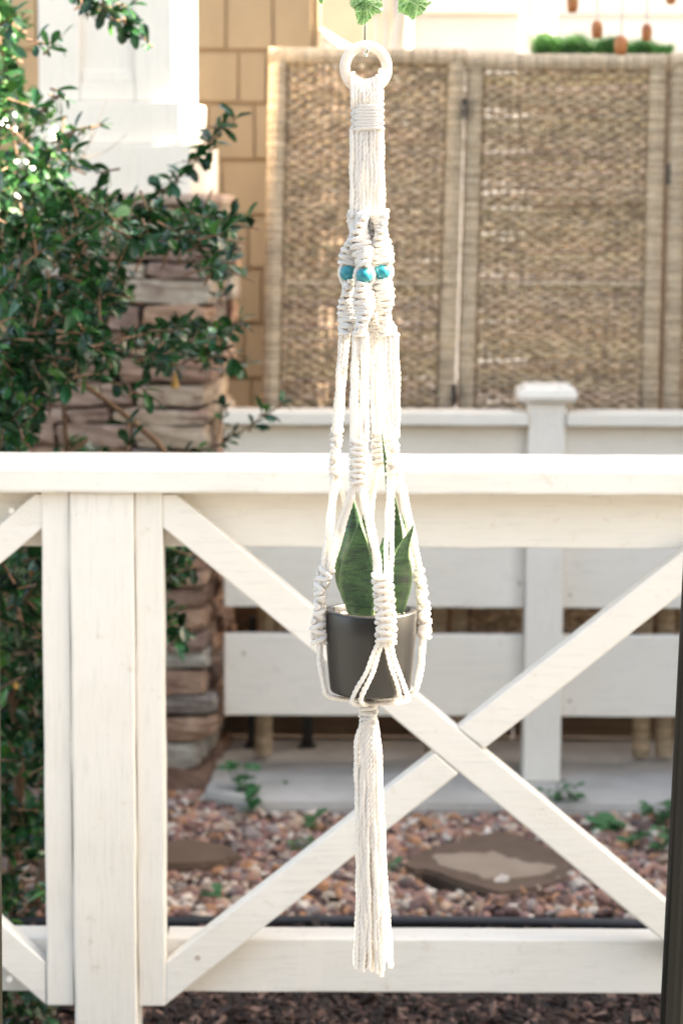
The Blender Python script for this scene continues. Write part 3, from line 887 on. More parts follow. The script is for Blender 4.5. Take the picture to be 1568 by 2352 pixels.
# ------------------------------------------------------------------ far background above the screen
far = thing('white_house', 'white clapboard house far behind the wicker screen', 'house', (1.3, 11.5, 0))
YW = 11.5
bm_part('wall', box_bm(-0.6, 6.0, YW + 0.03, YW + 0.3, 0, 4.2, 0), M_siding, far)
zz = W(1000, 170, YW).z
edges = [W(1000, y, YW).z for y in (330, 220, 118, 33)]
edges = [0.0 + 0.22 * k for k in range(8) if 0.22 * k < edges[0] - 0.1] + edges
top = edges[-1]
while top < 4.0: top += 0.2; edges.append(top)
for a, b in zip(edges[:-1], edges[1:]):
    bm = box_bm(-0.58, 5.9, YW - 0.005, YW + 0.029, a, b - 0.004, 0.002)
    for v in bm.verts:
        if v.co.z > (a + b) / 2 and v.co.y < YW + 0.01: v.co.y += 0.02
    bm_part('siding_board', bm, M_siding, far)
za = W(1000, 28, YW).z; zb = W(1000, 4, YW).z
bm_part('trim_board', box_bm(W(942, 10, YW).x, W(1190, 10, YW).x, YW - 0.04, YW - 0.006, za, zb, 0.004), M_rx, far)
bm_part('corner_board', box_bm(W(915, 10, YW).x, W(941, 10, YW).x, YW - 0.05, YW - 0.006, 0.0, 4.0, 0.004), M_siding, far)

# tan garden shed wall and balusters left of the white house
YB = 8.6
shed = thing('tan_porch', 'pale tan porch side with upright slats, far behind the ring of the hanger', 'porch', (0.0, YB, 0))
M_tanpale = noise_mat('pale_tan_paint', (0.62, 0.46, 0.33), (0.68, 0.52, 0.39), 5, bump=0)
bm_part('wall_panel', box_bm(W(690, 60, YB).x, W(838, 60, YB).x, YB, YB + 0.1, 0, 2.6, 0.004), M_tanpale, shed)
for k, px in enumerate(range(846, 925, 22)):
    bm_part('slat', box_bm(W(px, 60, YB).x, W(px + 11, 60, YB).x, YB + 0.02, YB + 0.05, 0, 2.6, 0.003), M_tanpale, shed)
# white things in the sun
def drape(name, pts_top, pts_bot, Y, label, cat, folds=7, amp=0.03):
    n = 40; m = 14
    V, Fc = [], []
    a0, a1 = W(*pts_top[0], Y), W(*pts_top[1], Y); b0, b1 = W(*pts_bot[0], Y), W(*pts_bot[1], Y)
    for j in range(m):
        t = j / (m - 1)
        l = a0.lerp(b0, t); r_ = a1.lerp(b1, t)
        for i in range(n):
            u = i / (n - 1)
            p = l.lerp(r_, u)
            V.append((p.x, p.y + amp * math.sin(u * folds * 6.28 + t), p.z))
    for j in range(m - 1):
        for i in range(n - 1):
            k = j * n + i
            Fc.append((k, k + n, k + n + 1, k + 1))
    o = part(name, V, Fc, M_drape, smooth=True)
    md = o.modifiers.new('t', 'SOLIDIFY'); md.thickness = 0.004
    return tag(o, label, cat)
umb = thing('closed_umbrella', 'folded white garden umbrella behind the wicker screen, left of the green planter', 'umbrella', (W(1232, 100, 8.0).x, 8.0, 0))
ux, uy = W(1232, 100, 8.0).x, 8.0
V, Fc = tube([(ux, uy, 0.0), (ux, uy, 2.6)], 0.02, 10); part('pole', V, Fc, M_black, umb, True)
n = 40; prof = [(0.50, 0.02), (0.8, 0.055), (1.2, 0.062), (1.6, 0.058), (2.0, 0.044), (2.4, 0.03), (2.55, 0.012)]
V, Fc = [], []
prof = [(1.25, 0.03), (1.45, 0.045), (1.55, 0.055), (1.62, 0.062), (1.70, 0.058), (1.85, 0.05), (2.2, 0.045), (2.5, 0.03), (2.6, 0.024)]
for (z, r_) in prof:
    for i in range(n):
        a = 6.2832 * i / n
        rr = r_ * (1 + 0.22 * math.cos(8 * a))
        V.append((ux + rr * math.cos(a), uy + rr * math.sin(a), z))
for j in range(len(prof) - 1):
    for i in range(n): Fc.append((j * n + i, j * n + (i + 1) % n, (j + 1) * n + (i + 1) % n, (j + 1) * n + i))
part('canopy', V, Fc, M_drape, umb, True)
drape('white_sheet', ((925, -60), (946, -60)), ((880, 200), (946, 200)), 8.2, 'white cloth hanging behind the screen, right of the hanger ring', 'drape', 3)
drape('white_sheet', ((721, 60), (724, 60)), ((721, 160), (905, 160)), 7.6, 'white triangle standing in for sun on the house wall, behind the top left of the screen', 'drape', 3)  # triangle of sunlight on the house, modelled as a white sheet

# planter of grass-like green on the far side of the screen
YG = 6.6
green = thing('green_planter', 'bushy green plant in a long planter just above the wicker screen', 'plant', (W(1380, 110, YG).x, YG, 0))
gx0, gx1 = W(1228, 100, YG).x, W(1532, 100, YG).x
zt = W(1380, 80, YG).z
bm_part('planter_box', box_bm(gx0, gx1, YG - 0.07, YG + 0.07, 0, W(1380, 135, YG).z, 0.006), M_plank, green)
Vs, Fs, Ts = [], [], []
zb_ = W(1380, 135, YG).z
for k in range(7000):
    x = rng.uniform(gx0, gx1); y = YG + rng.uniform(-0.07, 0.07)
    u = (x - gx0) / (gx1 - gx0)
    h = (zt - zb_) * (1.05 - 0.35 * u + 0.10 * math.sin(u * 25)) * rng.uniform(0.2, 1.12)
    dx, dy = rng.normal(0, 0.012, 2)
    a = rng.uniform(0, 6.28); w = 0.0022
    b = np.array([x, y, zb_ + max(0, h - 0.035)])
    t_ = b + np.array([dx, dy, 0.035])
    s_ = np.array([math.cos(a) * w, math.sin(a) * w, 0])
    o_ = len(Vs)
    Vs += [b - s_, b + s_, t_]; Fs.append((o_, o_ + 1, o_ + 2))
    c = rng.uniform(0.6, 1.3); c = c * (1.7 if (0.62 < u < 0.72 or u > 0.86) else 1); Ts += [c] * 3
p = part('foliage', Vs, Fs, M_grass, green, tints=Ts); p['kind'] = 'stuff'

# wind chime of amber wooden bells
YM = 5.1
chime = thing('wind_chime', 'hanging chime of five amber brown wooden bells on strings at the top right', 'wind chime', (W(1430, -60, YM).x, YM, W(1430, -60, YM).z))
za = W(1430, -60, YM).z
V, Fc = tube([(W(1290, -60, YM).x, YM, za), (W(1560, -60, YM).x, YM, za)], 0.008, 8); part('rod', V, Fc, M_bell, chime, True)
for (px, py, h, r_) in ((1314, 5, 46, 13), (1370, 68, 40, 13), (1425, 104, 44, 15), (1484, 74, 38, 12), (1540, -8, 34, 12)):
    c = W(px, py, YM); s = YM / F
    prof = [(-0.5, 0.55), (-0.48, 0.72), (-0.3, 0.92), (0, 1.0), (0.25, 0.95), (0.42, 0.7), (0.5, 0.3), (0.52, 0.05)]
    V, Fc = [], []
    for (t, k) in prof:
        for i in range(12):
            a = 6.2832 * i / 12; V.append((c.x + r_ * s * k * math.cos(a), c.y + r_ * s * k * math.sin(a), c.z + t * h * s))
    for j in range(len(prof) - 1):
        for i in range(12): Fc.append((j * 12 + i, j * 12 + (i + 1) % 12, (j + 1) * 12 + (i + 1) % 12, (j + 1) * 12 + i))
    Fc.append(tuple(range(11, -1, -1)))
    part('bell', V, Fc, M_bell, chime, True)
    V, Fc = tube([(c.x, c.y, c.z + 0.5 * h * s), (c.x, c.y, za)], 0.0018, 5); part('string', V, Fc, M_string, chime)

# unseen block added right of the yard to keep fence and gravel in shade
nb = thing('added_shade_block', 'unseen block added right of the yard to shade it', 'house', (4.2, 7.2, 0))
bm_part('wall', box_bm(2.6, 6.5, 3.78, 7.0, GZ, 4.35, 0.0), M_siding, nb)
bm_part('roof', prism_bm([(2.55, 4.351), (6.6, 4.351), (4.6, 5.0)], 3.77, 7.05, 0.0), M_plank, nb)

# unseen dark wall added behind the camera to darken reflections in the pot
own = thing('dark_reflection_wall', 'unseen dark wall added behind the viewpoint to darken reflections', 'house', (0, -1.4, 0))
bm_part('wall', box_bm(-4.5, 4.5, -1.7, -1.4, 0, 2.7, 0.0), M_darkwall, own)

# ------------------------------------------------------------------ shrub
def leaf_shape(L, Wd, fold=0.25, curl=0.15):
    st = [(0.0, 0.0), (0.22, 0.45), (0.48, 0.86), (0.72, 1.0), (0.9, 0.68), (1.0, 0.0)]
    mid = [(0, t * L, -curl * L * t * t) for t, _ in st]
    V = [m for m in mid]; Fc = []
    li = {}
    for s in (-1, 1):
        for i, (t, w) in enumerate(st):
            if w > 0:
                li[(s, i)] = len(V)
                V.append((s * w * Wd / 2, t * L - 0.02 * L, -curl * L * t * t + fold * w * Wd / 2))
        for i in range(len(st) - 1):
            a, b = i, i + 1
            c = li.get((s, i + 1), None); d = li.get((s, i), None)
            f = [a, b]
            if c is not None: f.append(c)
            if d is not None: f.append(d)
            if len(f) >= 3: Fc.append(tuple(f if s < 0 else f[::-1]))
    return np.array(V, float), Fc

shrub = thing('leafy_shrub', 'large glossy dark green leafy shrub on the left, growing behind the cream fence', 'shrub', (-0.75, 4.7, GZ))
leaf_variants = [leaf_shape(1.0, w_, f_, c_) for w_, f_, c_ in ((0.46, 0.3, 0.15), (0.40, 0.2, 0.25), (0.52, 0.15, 0.05), (0.38, 0.35, 0.3))]
leaves = []     # (matrix3 columns, origin, length, variant, tint)
twigs = []
def basis_from(d, roll):
    d = d / np.linalg.norm(d)
    r = np.cross(d, [0, 0, 1.0]);
    if np.linalg.norm(r) < 1e-3: r = np.array([1.0, 0, 0])
    r /= np.linalg.norm(r); n = np.cross(r, d)
    c, s = math.cos(roll), math.sin(roll)
    return np.stack([r * c + n * s, d, -r * s + n * c], axis=1)
def tint_rand():
    k = rng.random()
    if k < 0.15: return np.array([2.3, 1.9, 1.2]) * rng.uniform(0.9, 1.3)      # young yellow green
    if k < 0.30: return np.array([0.9, 1.35, 1.5]) * rng.uniform(0.8, 1.1)      # bluish
    return np.array([1.0, 1.0, 1.0]) * rng.uniform(0.35, 1.35)
def cluster(p, d, n=8, L=0.028, tw=0.05):
    L = L * 1.17
    d = d / np.linalg.norm(d)
    base = p - d * tw
    twigs.append((base, p))
    for i in range(n):
        t = rng.uniform(0.25, 1.0)
        o = base + (p - base) * t
        a = i * 2.4 + rng.normal(0, 0.3)
        u = np.cross(d, [0.3, 0.2, 0.9]); u /= np.linalg.norm(u); v = np.cross(d, u)
        spread = rng.uniform(0.6, 1.25) * (1.25 - 0.5 * t)
        ld = d * math.cos(spread) + (u * math.cos(a) + v * math.sin(a)) * math.sin(spread)
        ld[2] += 0.05
        leaves.append((basis_from(ld, rng.normal(0, 0.5)), o, min(0.040, L * rng.lognormal(-0.03, 0.28)), rng.integers(4), tint_rand()))
def region(cx, cy, rx, ry, n, Y0=3.82, Y1=4.7, L=0.028, leafn=8):
    k = 0
    while k < n:
        a, b = rng.uniform(-1, 1, 2)
        if a * a + b * b > 1: continue
        Y = rng.uniform(Y0, Y1)
        p = np.array(W(cx + a * rx, cy + b * ry, Y))
        d = np.array([rng.normal(0.35, 0.7), rng.normal(-0.55, 0.6), rng.normal(0.35, 0.6)])
        cluster(p, d, leafn, L)
        k += 1
D = 1.0
for r_ in ((5, 100, 55, 130, 26), (10, 60, 40, 60, 10), (40, 290, 90, 120, 42), (40, 470, 115, 120, 62), (150, 460, 110, 85, 26), (120, 380, 60, 60, 10),
           (260, 510, 140, 68, 42), (420, 510, 110, 55, 34), (330, 540, 120, 38, 18), (110, 620, 180, 100, 90), (220, 690, 70, 55, 14),
           (80, 760, 150, 120, 95), (180, 790, 90, 62, 26), (50, 880, 85, 75, 36), (130, 860, 110, 40, 14), (15, 980, 45, 55, 16),
           (20, 900, 60, 140, 40), (400, 795, 100, 46, 26), (455, 760, 70, 35, 14), (470, 545, 70, 60, 14), (500, 610, 25, 50, 6)):
    region(*r_)
# dark depth of the shrub behind the left bay, down to the ground
region(10, 1500, 125, 330, 190, 4.35, 5.4, 0.032)
region(10, 1980, 125, 330, 200, 4.3, 5.4, 0.032)
region(-60, 1330, 190, 90, 60, 3.75, 4.3, 0.03)
region(30, 1650, 90, 520, 14, 3.8, 4.1, 0.03)
region(20, 2330, 110, 70, 50, 3.75, 3.95, 0.022)
region(200, 1500, 170, 500, 130, 4.3, 4.9, 0.03)
region(-160, 1200, 200, 700, 150, 3.9, 4.9, 0.045, 7)  # off-frame leaves added to block side light from the left bay
region(150, 1165, 330, 55, 130, 3.85, 4.9, 0.034)  # canopy hidden behind the top rail, added to shade the bay below
region(388, 1290, 40, 50, 8, 4.1, 4.5)
region(392, 1425, 32, 65, 10, 4.1, 4.5)
region(250, 1210, 240, 90, 50, 4.2, 4.9, 0.03)
region(395, 1262, 60, 26, 6, 4.3, 4.6)
def sprig(pts, Y, n, L=0.028, leafn=7, side=0.5):
    P = catmull([np.array(W(px, py, Y)) for px, py in pts], 24)
    twigs.append(P)
    for i in range(n):
        t = (i + 1) / n
        q = P[int(t * 23)]
        tn = P[min(23, int(t * 23))] - P[max(0, int(t * 23) - 1)]
        d = tn / (np.linalg.norm(tn) + 1e-9) + rng.normal(0, side, 3)
        cluster(q + rng.normal(0, 0.004, 3), d, leafn, L, 0.02)
sprig([(190, -40), (230, 10), (275, 45), (335, 88)], 4.02, 9, 0.026)
sprig([(180, -30), (200, 20), (290, 20)], 4.07, 5, 0.028)
sprig([(60, 90), (110, 100), (140, 80)], 3.92, 3, 0.024, 5)
sprig([(90, 260), (120, 230), (150, 215)], 3.97, 3, 0.024, 5)
sprig([(120, 330), (170, 300), (240, 285)], 4.02, 4, 0.022, 5)
sprig([(330, 470), (420, 400), (470, 345), (520, 285)], 4.22, 9, 0.028, 7, 0.6)
sprig([(480, 330), (515, 290), (540, 265)], 4.17, 2, 0.026, 6)
sprig([(430, 580), (500, 530), (560, 495)], 4.22, 6, 0.026)
sprig([(400, 790), (480, 770), (555, 735)], 4.32, 6, 0.026)
sprig([(440, 830), (520, 820), (560, 835)], 4.32, 4, 0.026)
sprig([(360, 1045), (480, 1030), (540, 1000), (600, 960), (655, 925)], 4.42, 8, 0.026, 5, 0.3)
sprig([(500, 1000), (510, 960), (512, 935)], 4.42, 2, 0.026, 4)
sprig([(240, 870), (290, 890), (335, 915)], 4.02, 3, 0.028)
sprig([(290, 1050), (300, 1000), (298, 965)], 4.02, 2, 0.026, 5)
sprig([(130, 760), (200, 770), (255, 800)], 3.82, 4, 0.034)
sprig([(100, 1440), (50, 1440), (-10, 1420)], 3.95, 2, 0.034)
sprig([(40, 1390), (60, 1440), (100, 1460)], 3.9, 2, 0.034)
sprig([(50, 2010), (75, 1990), (85, 1975)], 3.85, 2, 0.03, 6)
sprig([(40, 2100), (65, 2080), (60, 2060)], 3.85, 1, 0.034, 4)
# leaf meshes: the largest 300 in view as parts, the rest as one
def inview(o):
    v = Vector(o) - cam.location
    z = v.dot(fwd)
    x = CX + F * v.dot(rt) / z; y = CY - F * v.dot(up) / z
    return (0 < x < 1568 and 0 < y < 2352 and not (98 < x < 380 and y > 1040) and not (1045 < y < 1255)), z
scored = []
for idx, lf in enumerate(leaves):
    ok, z = inview(lf[1])
    scored.append((-(lf[2] / z) if ok and z < 4.6 else 1 + z, idx))
# prefer leaves near the front of the shrub
scored.sort(key=lambda s: s[0])
chosen = set()
front = sorted([(inview(leaves[i][1])[1], i) for s, i in scored if s < 0])[:900]
front.sort(key=lambda t: -leaves[t[1]][2])
chosen = {i for _, i in front[:290]}
protos = []
for vi in range(4):
    for ti in range(6):
        V, Fc = leaf_variants[vi]
        t = tint_rand()
        protos.append(mesh_from('leaf', V, Fc, M_leaf, False, np.repeat(t[None], len(V), 0)))
Vs, Fs, Ts, o_ = [], [], [], 0
sl = np.array(shrub.location)
for idx, (B, org, L, vi, tn) in enumerate(leaves):
    V, Fc = leaf_variants[vi]
    if idx in chosen:
        ob = link('leaf', protos[vi * 6 + idx % 6], shrub)
        m = Matrix(((B * L).tolist())).to_4x4()
        m.translation = Vector(org - sl)
        ob.matrix_local = m
        continue
    Vs.append((V * L) @ B.T + org); Ts.append(np.repeat(tn[None], len(V), 0))
    Fs += [tuple(i + o_ for i in f) for f in Fc]; o_ += len(V)
p = part('foliage', np.vstack(Vs), Fs, M_leaf, shrub, tints=np.vstack(Ts)); p['kind'] = 'stuff'
tb = []
for tw in twigs:
    P = catmull(tw, 3) if isinstance(tw, tuple) else tw
    tb.append(tube(P, np.linspace(0.0022, 0.0012, len(P)), 4, cap=False))
V, Fc = join(tb); p = part('twigs', V, Fc, M_twig, shrub); p['kind'] = 'stuff'
for k in range(9):
    x0, y0 = rng.uniform(-1.0, -0.55), rng.uniform(4.4, 4.8)
    zt_ = rng.uniform(0.8, 1.12)
    P = catmull([(x0, y0, GZ), (x0 + rng.normal(0, .05), y0 - 0.05, zt_ * 0.4), (x0 + rng.normal(0.05, .1), y0 - 0.1, zt_ * 0.75), (x0 + rng.normal(0.1, .15), y0 - 0.15, zt_)], 16)
    V, Fc = tube(P, np.linspace(0.013, 0.004, 16), 7); part('stem', V, Fc, M_twig, shrub, True)
for pts in ([(170, 395), (215, 310), (245, 230)], [(165, 345), (205, 300), (240, 282)], [(180, 365), (240, 350), (292, 308)], [(190, 360), (208, 320), (210, 285)]):
    P = catmull([np.array(W(a, b, 4.5)) for a, b in pts], 12)
    V, Fc = tube(P, np.linspace(0.0016, 0.0006, 12), 5); part('dry_twig', V, Fc, M_twig_grey, shrub)
# curled dry leaf hanging in the shrub
c = np.array(W(402, 850, 4.35)); V = [c, c + (-0.009, 0, -0.030), c + (0, -0.006, -0.034), c + (0.009, 0, -0.030), c + (0, 0.006, -0.031)]
o = part('dry_leaf', V, [(0, 1, 2), (0, 2, 3), (0, 3, 4), (0, 4, 1), (1, 4, 3, 2)], M_dry, shrub); o['label'] = 'curled orange brown dead leaf'
for (px, py) in ((40, 1316), (72, 1316), (38, 1574), (120, 1650), (118, 2590)):
    if py > 2352: continue
    c = np.array(W(px, py, 3.98)); V = [c + (-0.006, 0, 0), c + (0, -0.002, 0.007), c + (0.006, 0, 0), c + (0, -0.003, -0.007)]
    part('dead_leaf', V, [(0, 3, 2), (0, 2, 1)], M_dry, shrub)

# ------------------------------------------------------------------ weeds in the gravel
def ground_pt(px, py, z=GZ):
    d = rt * ((px - CX) / F) + up * ((CY - py) / F) + fwd
    t = (z - CAM_Z) / d.z
    return Vector((d.x * t, d.y * t, z))
wv = leaf_shape(1.0, 0.75, 0.1, 0.3)
wmesh = mesh_from('leaf', wv[0], wv[1], M_weed)
wgroup = 'small green weeds growing in the gravel'
def weed(px, py, n, hpx, L, label, spread=0.5):
    g = ground_pt(px, py)
    root = thing('weed', label, 'weed', g, wgroup)
    s = g.y / F
    for i in range(n):
        a = rng.uniform(0, 6.28)
        h = hpx * s * rng.uniform(0.35, 1.0)
        tip = np.array([math.cos(a) * h * spread, math.sin(a) * h * spread, h])
        V, Fc = tube(catmull([(0, 0, 0), tuple(tip * np.array([0.4, 0.4, 0.6])), tuple(tip)], 5), 0.001, 4)
        link('stem', mesh_from('stem', V, Fc, M_weed), root)
        for q in range(3):
            ob = link('leaf', wmesh, root)
            dd = np.array([math.cos(a + q * 2.6 + rng.normal(0, .4)), math.sin(a + q * 2.6 + rng.normal(0, .4)), rng.uniform(0.2, 0.9)])
            B = basis_from(dd, rng.normal(0, 0.3)) * L * 1.35 * rng.uniform(0.7, 1.2)
            m = Matrix(B.tolist()).to_4x4(); m.translation = Vector(tip)
            ob.matrix_local = m
weed(560, 1850, 8, 95, 0.022, 'tallest weed in the gravel, several rounded leaves, by the corner of the concrete slab')
weed(575, 1880, 3, 40, 0.030, 'broad leaf seedling low in front of the tallest weed')
weed(632, 1835, 3, 25, 0.030, 'low round leaved weed right of the tallest one')
weed(716, 1905, 2, 22, 0.030, 'single dark green leaf in the gravel left of the tassel')
weed(690, 1960, 5, 30, 0.012, 'tiny weed above the lower left brace, left of the tassel', 0.8)
weed(1268, 1868, 7, 75, 0.016, 'feathery weed beside the slab, just right of the descending brace')
weed(1325, 1868, 6, 62, 0.016, 'second feathery weed beside the slab, right of the descending brace')
weed(1400, 1915, 3, 30, 0.034, 'broad dark leaf lying on the gravel towards the right pole')
weed(1515, 1905, 12, 60, 0.020, 'bushy bright weed beside the right dark pole')
weed(1515, 1975, 10, 70, 0.018, 'lower bushy weed beside the right dark pole, nearer the camera')
weed(1445, 1960, 4, 45, 0.016, 'thin weed in the gravel between descending brace and right pole')
weed(895, 2020, 5, 60, 0.016, 'small weed at the left tip of the big stepping stone')
weed(500, 2075, 3, 25, 0.022, 'dark low weed in the gravel above the bottom rail near the big post')

# ------------------------------------------------------------------ dark metal frame that carries the hanger
YP = 2.62
frame = thing('hanger_stand', 'dark bronze metal stand whose poles rise at the left and right edges', 'stand', (W(1545, 2300, YP).x, YP, 0.0))
def pole(p_top, p_bot, r):
    a, b = np.array(p_top), np.array(p_bot)
    n = 2; P = [a, b]
    sides = 24
    V, Fc = tube(P, r, sides)
    V = V.copy().reshape(2, sides, 3)
    for i in range(sides):
        k = 0.86 if i % 6 in (0,) else (0.97 if i % 3 else 1.0)
        for j in range(2):
            c = P[j]; V[j, i] = c + (V[j, i] - c) * k
    return V.reshape(-1, 3), Fc
# right pole: left edge at x 1568 (y 1250) and 1511 (y 2352)
rpx = 36
wr = rpx * YP / F
def pole_line(x1, y1, x2, y2):
    A, B = np.array(W(x1, y1, YP)), np.array(W(x2, y2, YP))
    d = (B - A) / (A[2] - B[2])
    return lambda z: A + d * (A[2] - z)
pr = pole_line(1568 + rpx, 1250, 1511 + rpx, 2352)
plf = pole_line(-rpx + 1, 1250, -rpx + 9, 2352)
z_top = 1.95
V, Fc = pole(pr(z_top), pr(0.0), wr); part('pole', V, Fc, M_bronze, frame, False)
V, Fc = pole(plf(z_top), plf(0.0), wr); part('pole', V, Fc, M_bronze, frame, False)
A, B = plf(z_top), pr(z_top)
V, Fc = pole(A, B, 0.012); part('crossbar', V, Fc, M_bronze, frame, False)

# ------------------------------------------------------------------ hanger
YH0 = 2.47
S = YH0 / F          # metres per photograph unit at the hanger
def H(px, py, d=0.0): return np.array(W(px, py, YH0 + d * S))

# garland: thin vine above the frame with ivy leaves
gar = thing('ivy_garland', 'pale green ivy garland with veined leaves at the top above the hook', 'garland', Vector(H(845, -40, 0)))
P = catmull([H(560, -70, 10), H(700, -48, 6), H(800, -52, 0), H(860, -44, 4), H(960, -50, 0), H(1100, -75, 6), H(1300, -90, 6)], 50)
V, Fc = tube(P, 0.0018, 6); part('vine', V, Fc, M_weed, gar, True)
def ivy(outline, center, d, bulge=5):
    C = H(*center, d - bulge)
    m = len(outline)
    ring1 = [H(center[0] + (x - center[0]) * 0.5, center[1] + (y - center[1]) * 0.5, d - bulge * 0.6 + (2.5 if i % 2 else -1.5)) for i, (x, y) in enumerate(outline)]
    ring2 = [H(x, y, d + (2.5 if i % 2 else -1)) for i, (x, y) in enumerate(outline)]
    V = [C] + ring1 + ring2
    Fc = []
    for i in range(m):
        j = (i + 1) % m
        Fc.append((0, 1 + i, 1 + j)); Fc.append((1 + i, 1 + m + i, 1 + m + j, 1 + j))
    # back side
    k = len(V); V = V + [v + np.array([0, 0.0009, 0]) for v in V]
    F2 = [tuple(k + q for q in f[::-1]) for f in Fc]
    side = [(1 + m + i, k + 1 + m + i, k + 1 + m + (i + 1) % m, 1 + m + (i + 1) % m) for i in range(m)]
    part('leaf', V, Fc + F2 + side, M_ivy, gar)
def densify(ol, jit=1.0):
    out = []
    for i, (x, y) in enumerate(ol):
        x2, y2 = ol[(i + 1) % len(ol)]
        out.append((x, y)); out.append(((x + x2) / 2 + rng.normal(0, jit), (y + y2) / 2 + rng.normal(0, jit)))
    return out
ivy(densify([(803.5, 12), (808, 17), (814, 21), (816.5, 35), (819, 53), (825, 58), (832, 59), (843, 51), (854, 41), (861, 33), (875, 31), (879, 26), (878, 8), (876, -12), (860, -20), (845, -42), (832, -22), (812, -16), (804, 0)]), (840, 5), -10)
ivy(densify([(914, 0), (913, 18), (914, 30), (928, 33), (937, 38), (946, 48), (952, 42), (972, 31), (978, 20), (990, 8), (986, -12), (966, -18), (950, -44), (934, -20), (917, -15)]), (948, 2), -6)
ivy(densify([(726, -10), (732, 5), (738, 13), (742, 6), (748, -4), (756, -25), (738, -48), (722, -28)]), (738, -18), 4)
ivy(densify([(1040, -10), (1030, -24), (1046, -60), (1070, -50), (1078, -30), (1062, -12)]), (1053, -35), 4)

hook = thing('steel_hook', 'shiny steel wire hook holding the wooden ring', 'hook', Vector(H(839, -45, 0)))
P = catmull([H(838, -45, 6), H(838, 40, 6), H(838.5, 100, 9), H(839, 118, 12), H(840, 128.5, 2), H(842, 127, -12), H(843, 118, -15), H(843.5, 109, -15)], 60)
V, Fc = tube(P, 0.00165, 10); part('wire', V, Fc, M_steel, hook, True)
P = catmull([H(838, -45, 6), H(836, -60, 0), H(842, -72, -12), H(850, -60, -20)], 20)
V, Fc = tube(P, 0.00165, 10); part('upper_bend', V, Fc, M_steel, hook, True)

hang = thing('macrame_hanger', 'white cotton macrame plant hanger with wooden ring, knots, turquoise beads and long tassel', 'plant hanger', Vector(H(840, 120, 0)))
CORD_R = 5.1 * S
fuzz_src = []
def cord_geo(P, r=CORD_R, step=0.0013, sides=10):
    P = np.asarray(P); L = path_len(P)
    n = max(6, int(L / step))
    Q = catmull(P, n)
    w1_, w2_ = rng.uniform(0, 6.28, 2); ss = np.linspace(0, L, n)
    env = np.minimum(1, np.minimum(ss, L - ss) / 0.01)[:, None]
    Q = Q + env * np.stack([0.00035 * np.sin(ss * 170 + w1_) + 0.0003 * np.sin(ss * 61 + w2_), 0.0003 * np.sin(ss * 140 + w2_), 0 * ss], axis=1)
    V, Fc = tube(Q, r * (1 + 0.06 * np.sin(ss * 230 + w1_)), sides, lobes=3, amp=0.27, pitch=0.018, phase=random.uniform(0, 6.28))
    fuzz_src.append((Q, r))
    return V, Fc
def cord(P, r=CORD_R, name='cord'):
    V, Fc = cord_geo(P, r)
    return part(name, V, Fc, M_cotton, hang, True)
def sennit(name, path, n, w, d, twist=0.0, phase=0.0, r=CORD_R, core=True, bump=0.0):
    """path: list of points; n half knots; w half width, d half depth (metres)"""
    w_ = w
    P = catmull(path, n * 14 + 1)
    T = np.gradient(P, axis=0); T /= np.linalg.norm(T, axis=1)[:, None]
    A, Bc = [], []
    for i in range(len(P)):
        t = i / 14.0
        tw = phase + twist * t
        X0 = np.array([1.0, 0, 0]); X0 -= T[i] * np.dot(X0, T[i]); X0 /= np.linalg.norm(X0)
        Y0 = np.cross(T[i], X0)
        if Y0[1] > 0: Y0 = -Y0      # towards the camera
        X = X0 * math.cos(tw) + Y0 * math.sin(tw)
        Yv = -X0 * math.sin(tw) + Y0 * math.cos(tw)
        c, s = math.cos(math.pi * t), math.sin(math.pi * t)
        w = w_ * (1 + bump * math.cos(math.pi * t))
        sx = math.copysign(abs(c) ** 0.55, c)
        A.append(P[i] + X * (-w * sx) + Yv * (d * (abs(s) ** 0.8)) + T[i] * (0.03 * (w) * math.sin(2 * math.pi * t)))
        Bc.append(P[i] + X * (w * sx * 1.08) + Yv * (d * (0.9 - 1.9 * abs(s) ** 0.7)) - T[i] * 0.05 * w * math.sin(2 * math.pi * t))
    geos = []
    for Q in (A, Bc):
        Q = np.array(Q)
        geos.append(tube(catmull(Q, max(20, int(path_len(Q) / 0.0015))), r, 8, lobes=3, amp=0.20, pitch=0.017))
        fuzz_src.append((Q, r))
    if core:
        for off in (-0.45, 0.45):
            Q = P + np.array([off * w, 0, 0]) if twist == 0 else P + np.array([off * w * 0.6, 0, 0])
            geos.append(tube(catmull(Q[::6], max(8, n * 2)), max(r * 1.2, min(w_ * 0.55, d * 1.1)), 8))
    V, Fc = join(geos)
    return part(name, V, Fc, M_cotton, hang, True)

# ring
c = H(840, 156, 0)
R_in, R_out, hh = 37.5 * S, 60 * S, 8.5 * S
rg = bmesh.new()
prof = []
k = 3.0 * S
for (r_, y_) in ((R_in, -hh + k), (R_in + k * .4, -hh + k * .4), (R_in + k, -hh), (R_out - k, -hh), (R_out - k * .4, -hh + k * .4), (R_out, -hh + k), (R_out, hh - k), (R_out - k * .4, hh - k * .4), (R_out - k, hh), (R_in + k, hh), (R_in + k * .4, hh - k * .4), (R_in, hh - k)):
    prof.append((r_, y_))
N_ = 96; V, Fc = [], []
rot = Matrix.Rotation(R(14), 3, 'Z')
for i in range(N_):
    a = 2 * math.pi * i / N_
    for (r_, y_) in prof:
        p = rot @ Vector((r_ * math.cos(a), y_, r_ * math.sin(a)))
        V.append(np.array(p) + c)
m_ = len(prof)
for i in range(N_):
    for j in range(m_):
        Fc.append((i * m_ + j, i * m_ + (j + 1) % m_, ((i + 1) % N_) * m_ + (j + 1) % m_, ((i + 1) % N_) * m_ + j))
rg.free()
part('ring', V, Fc, M_ringwood, hang, True)

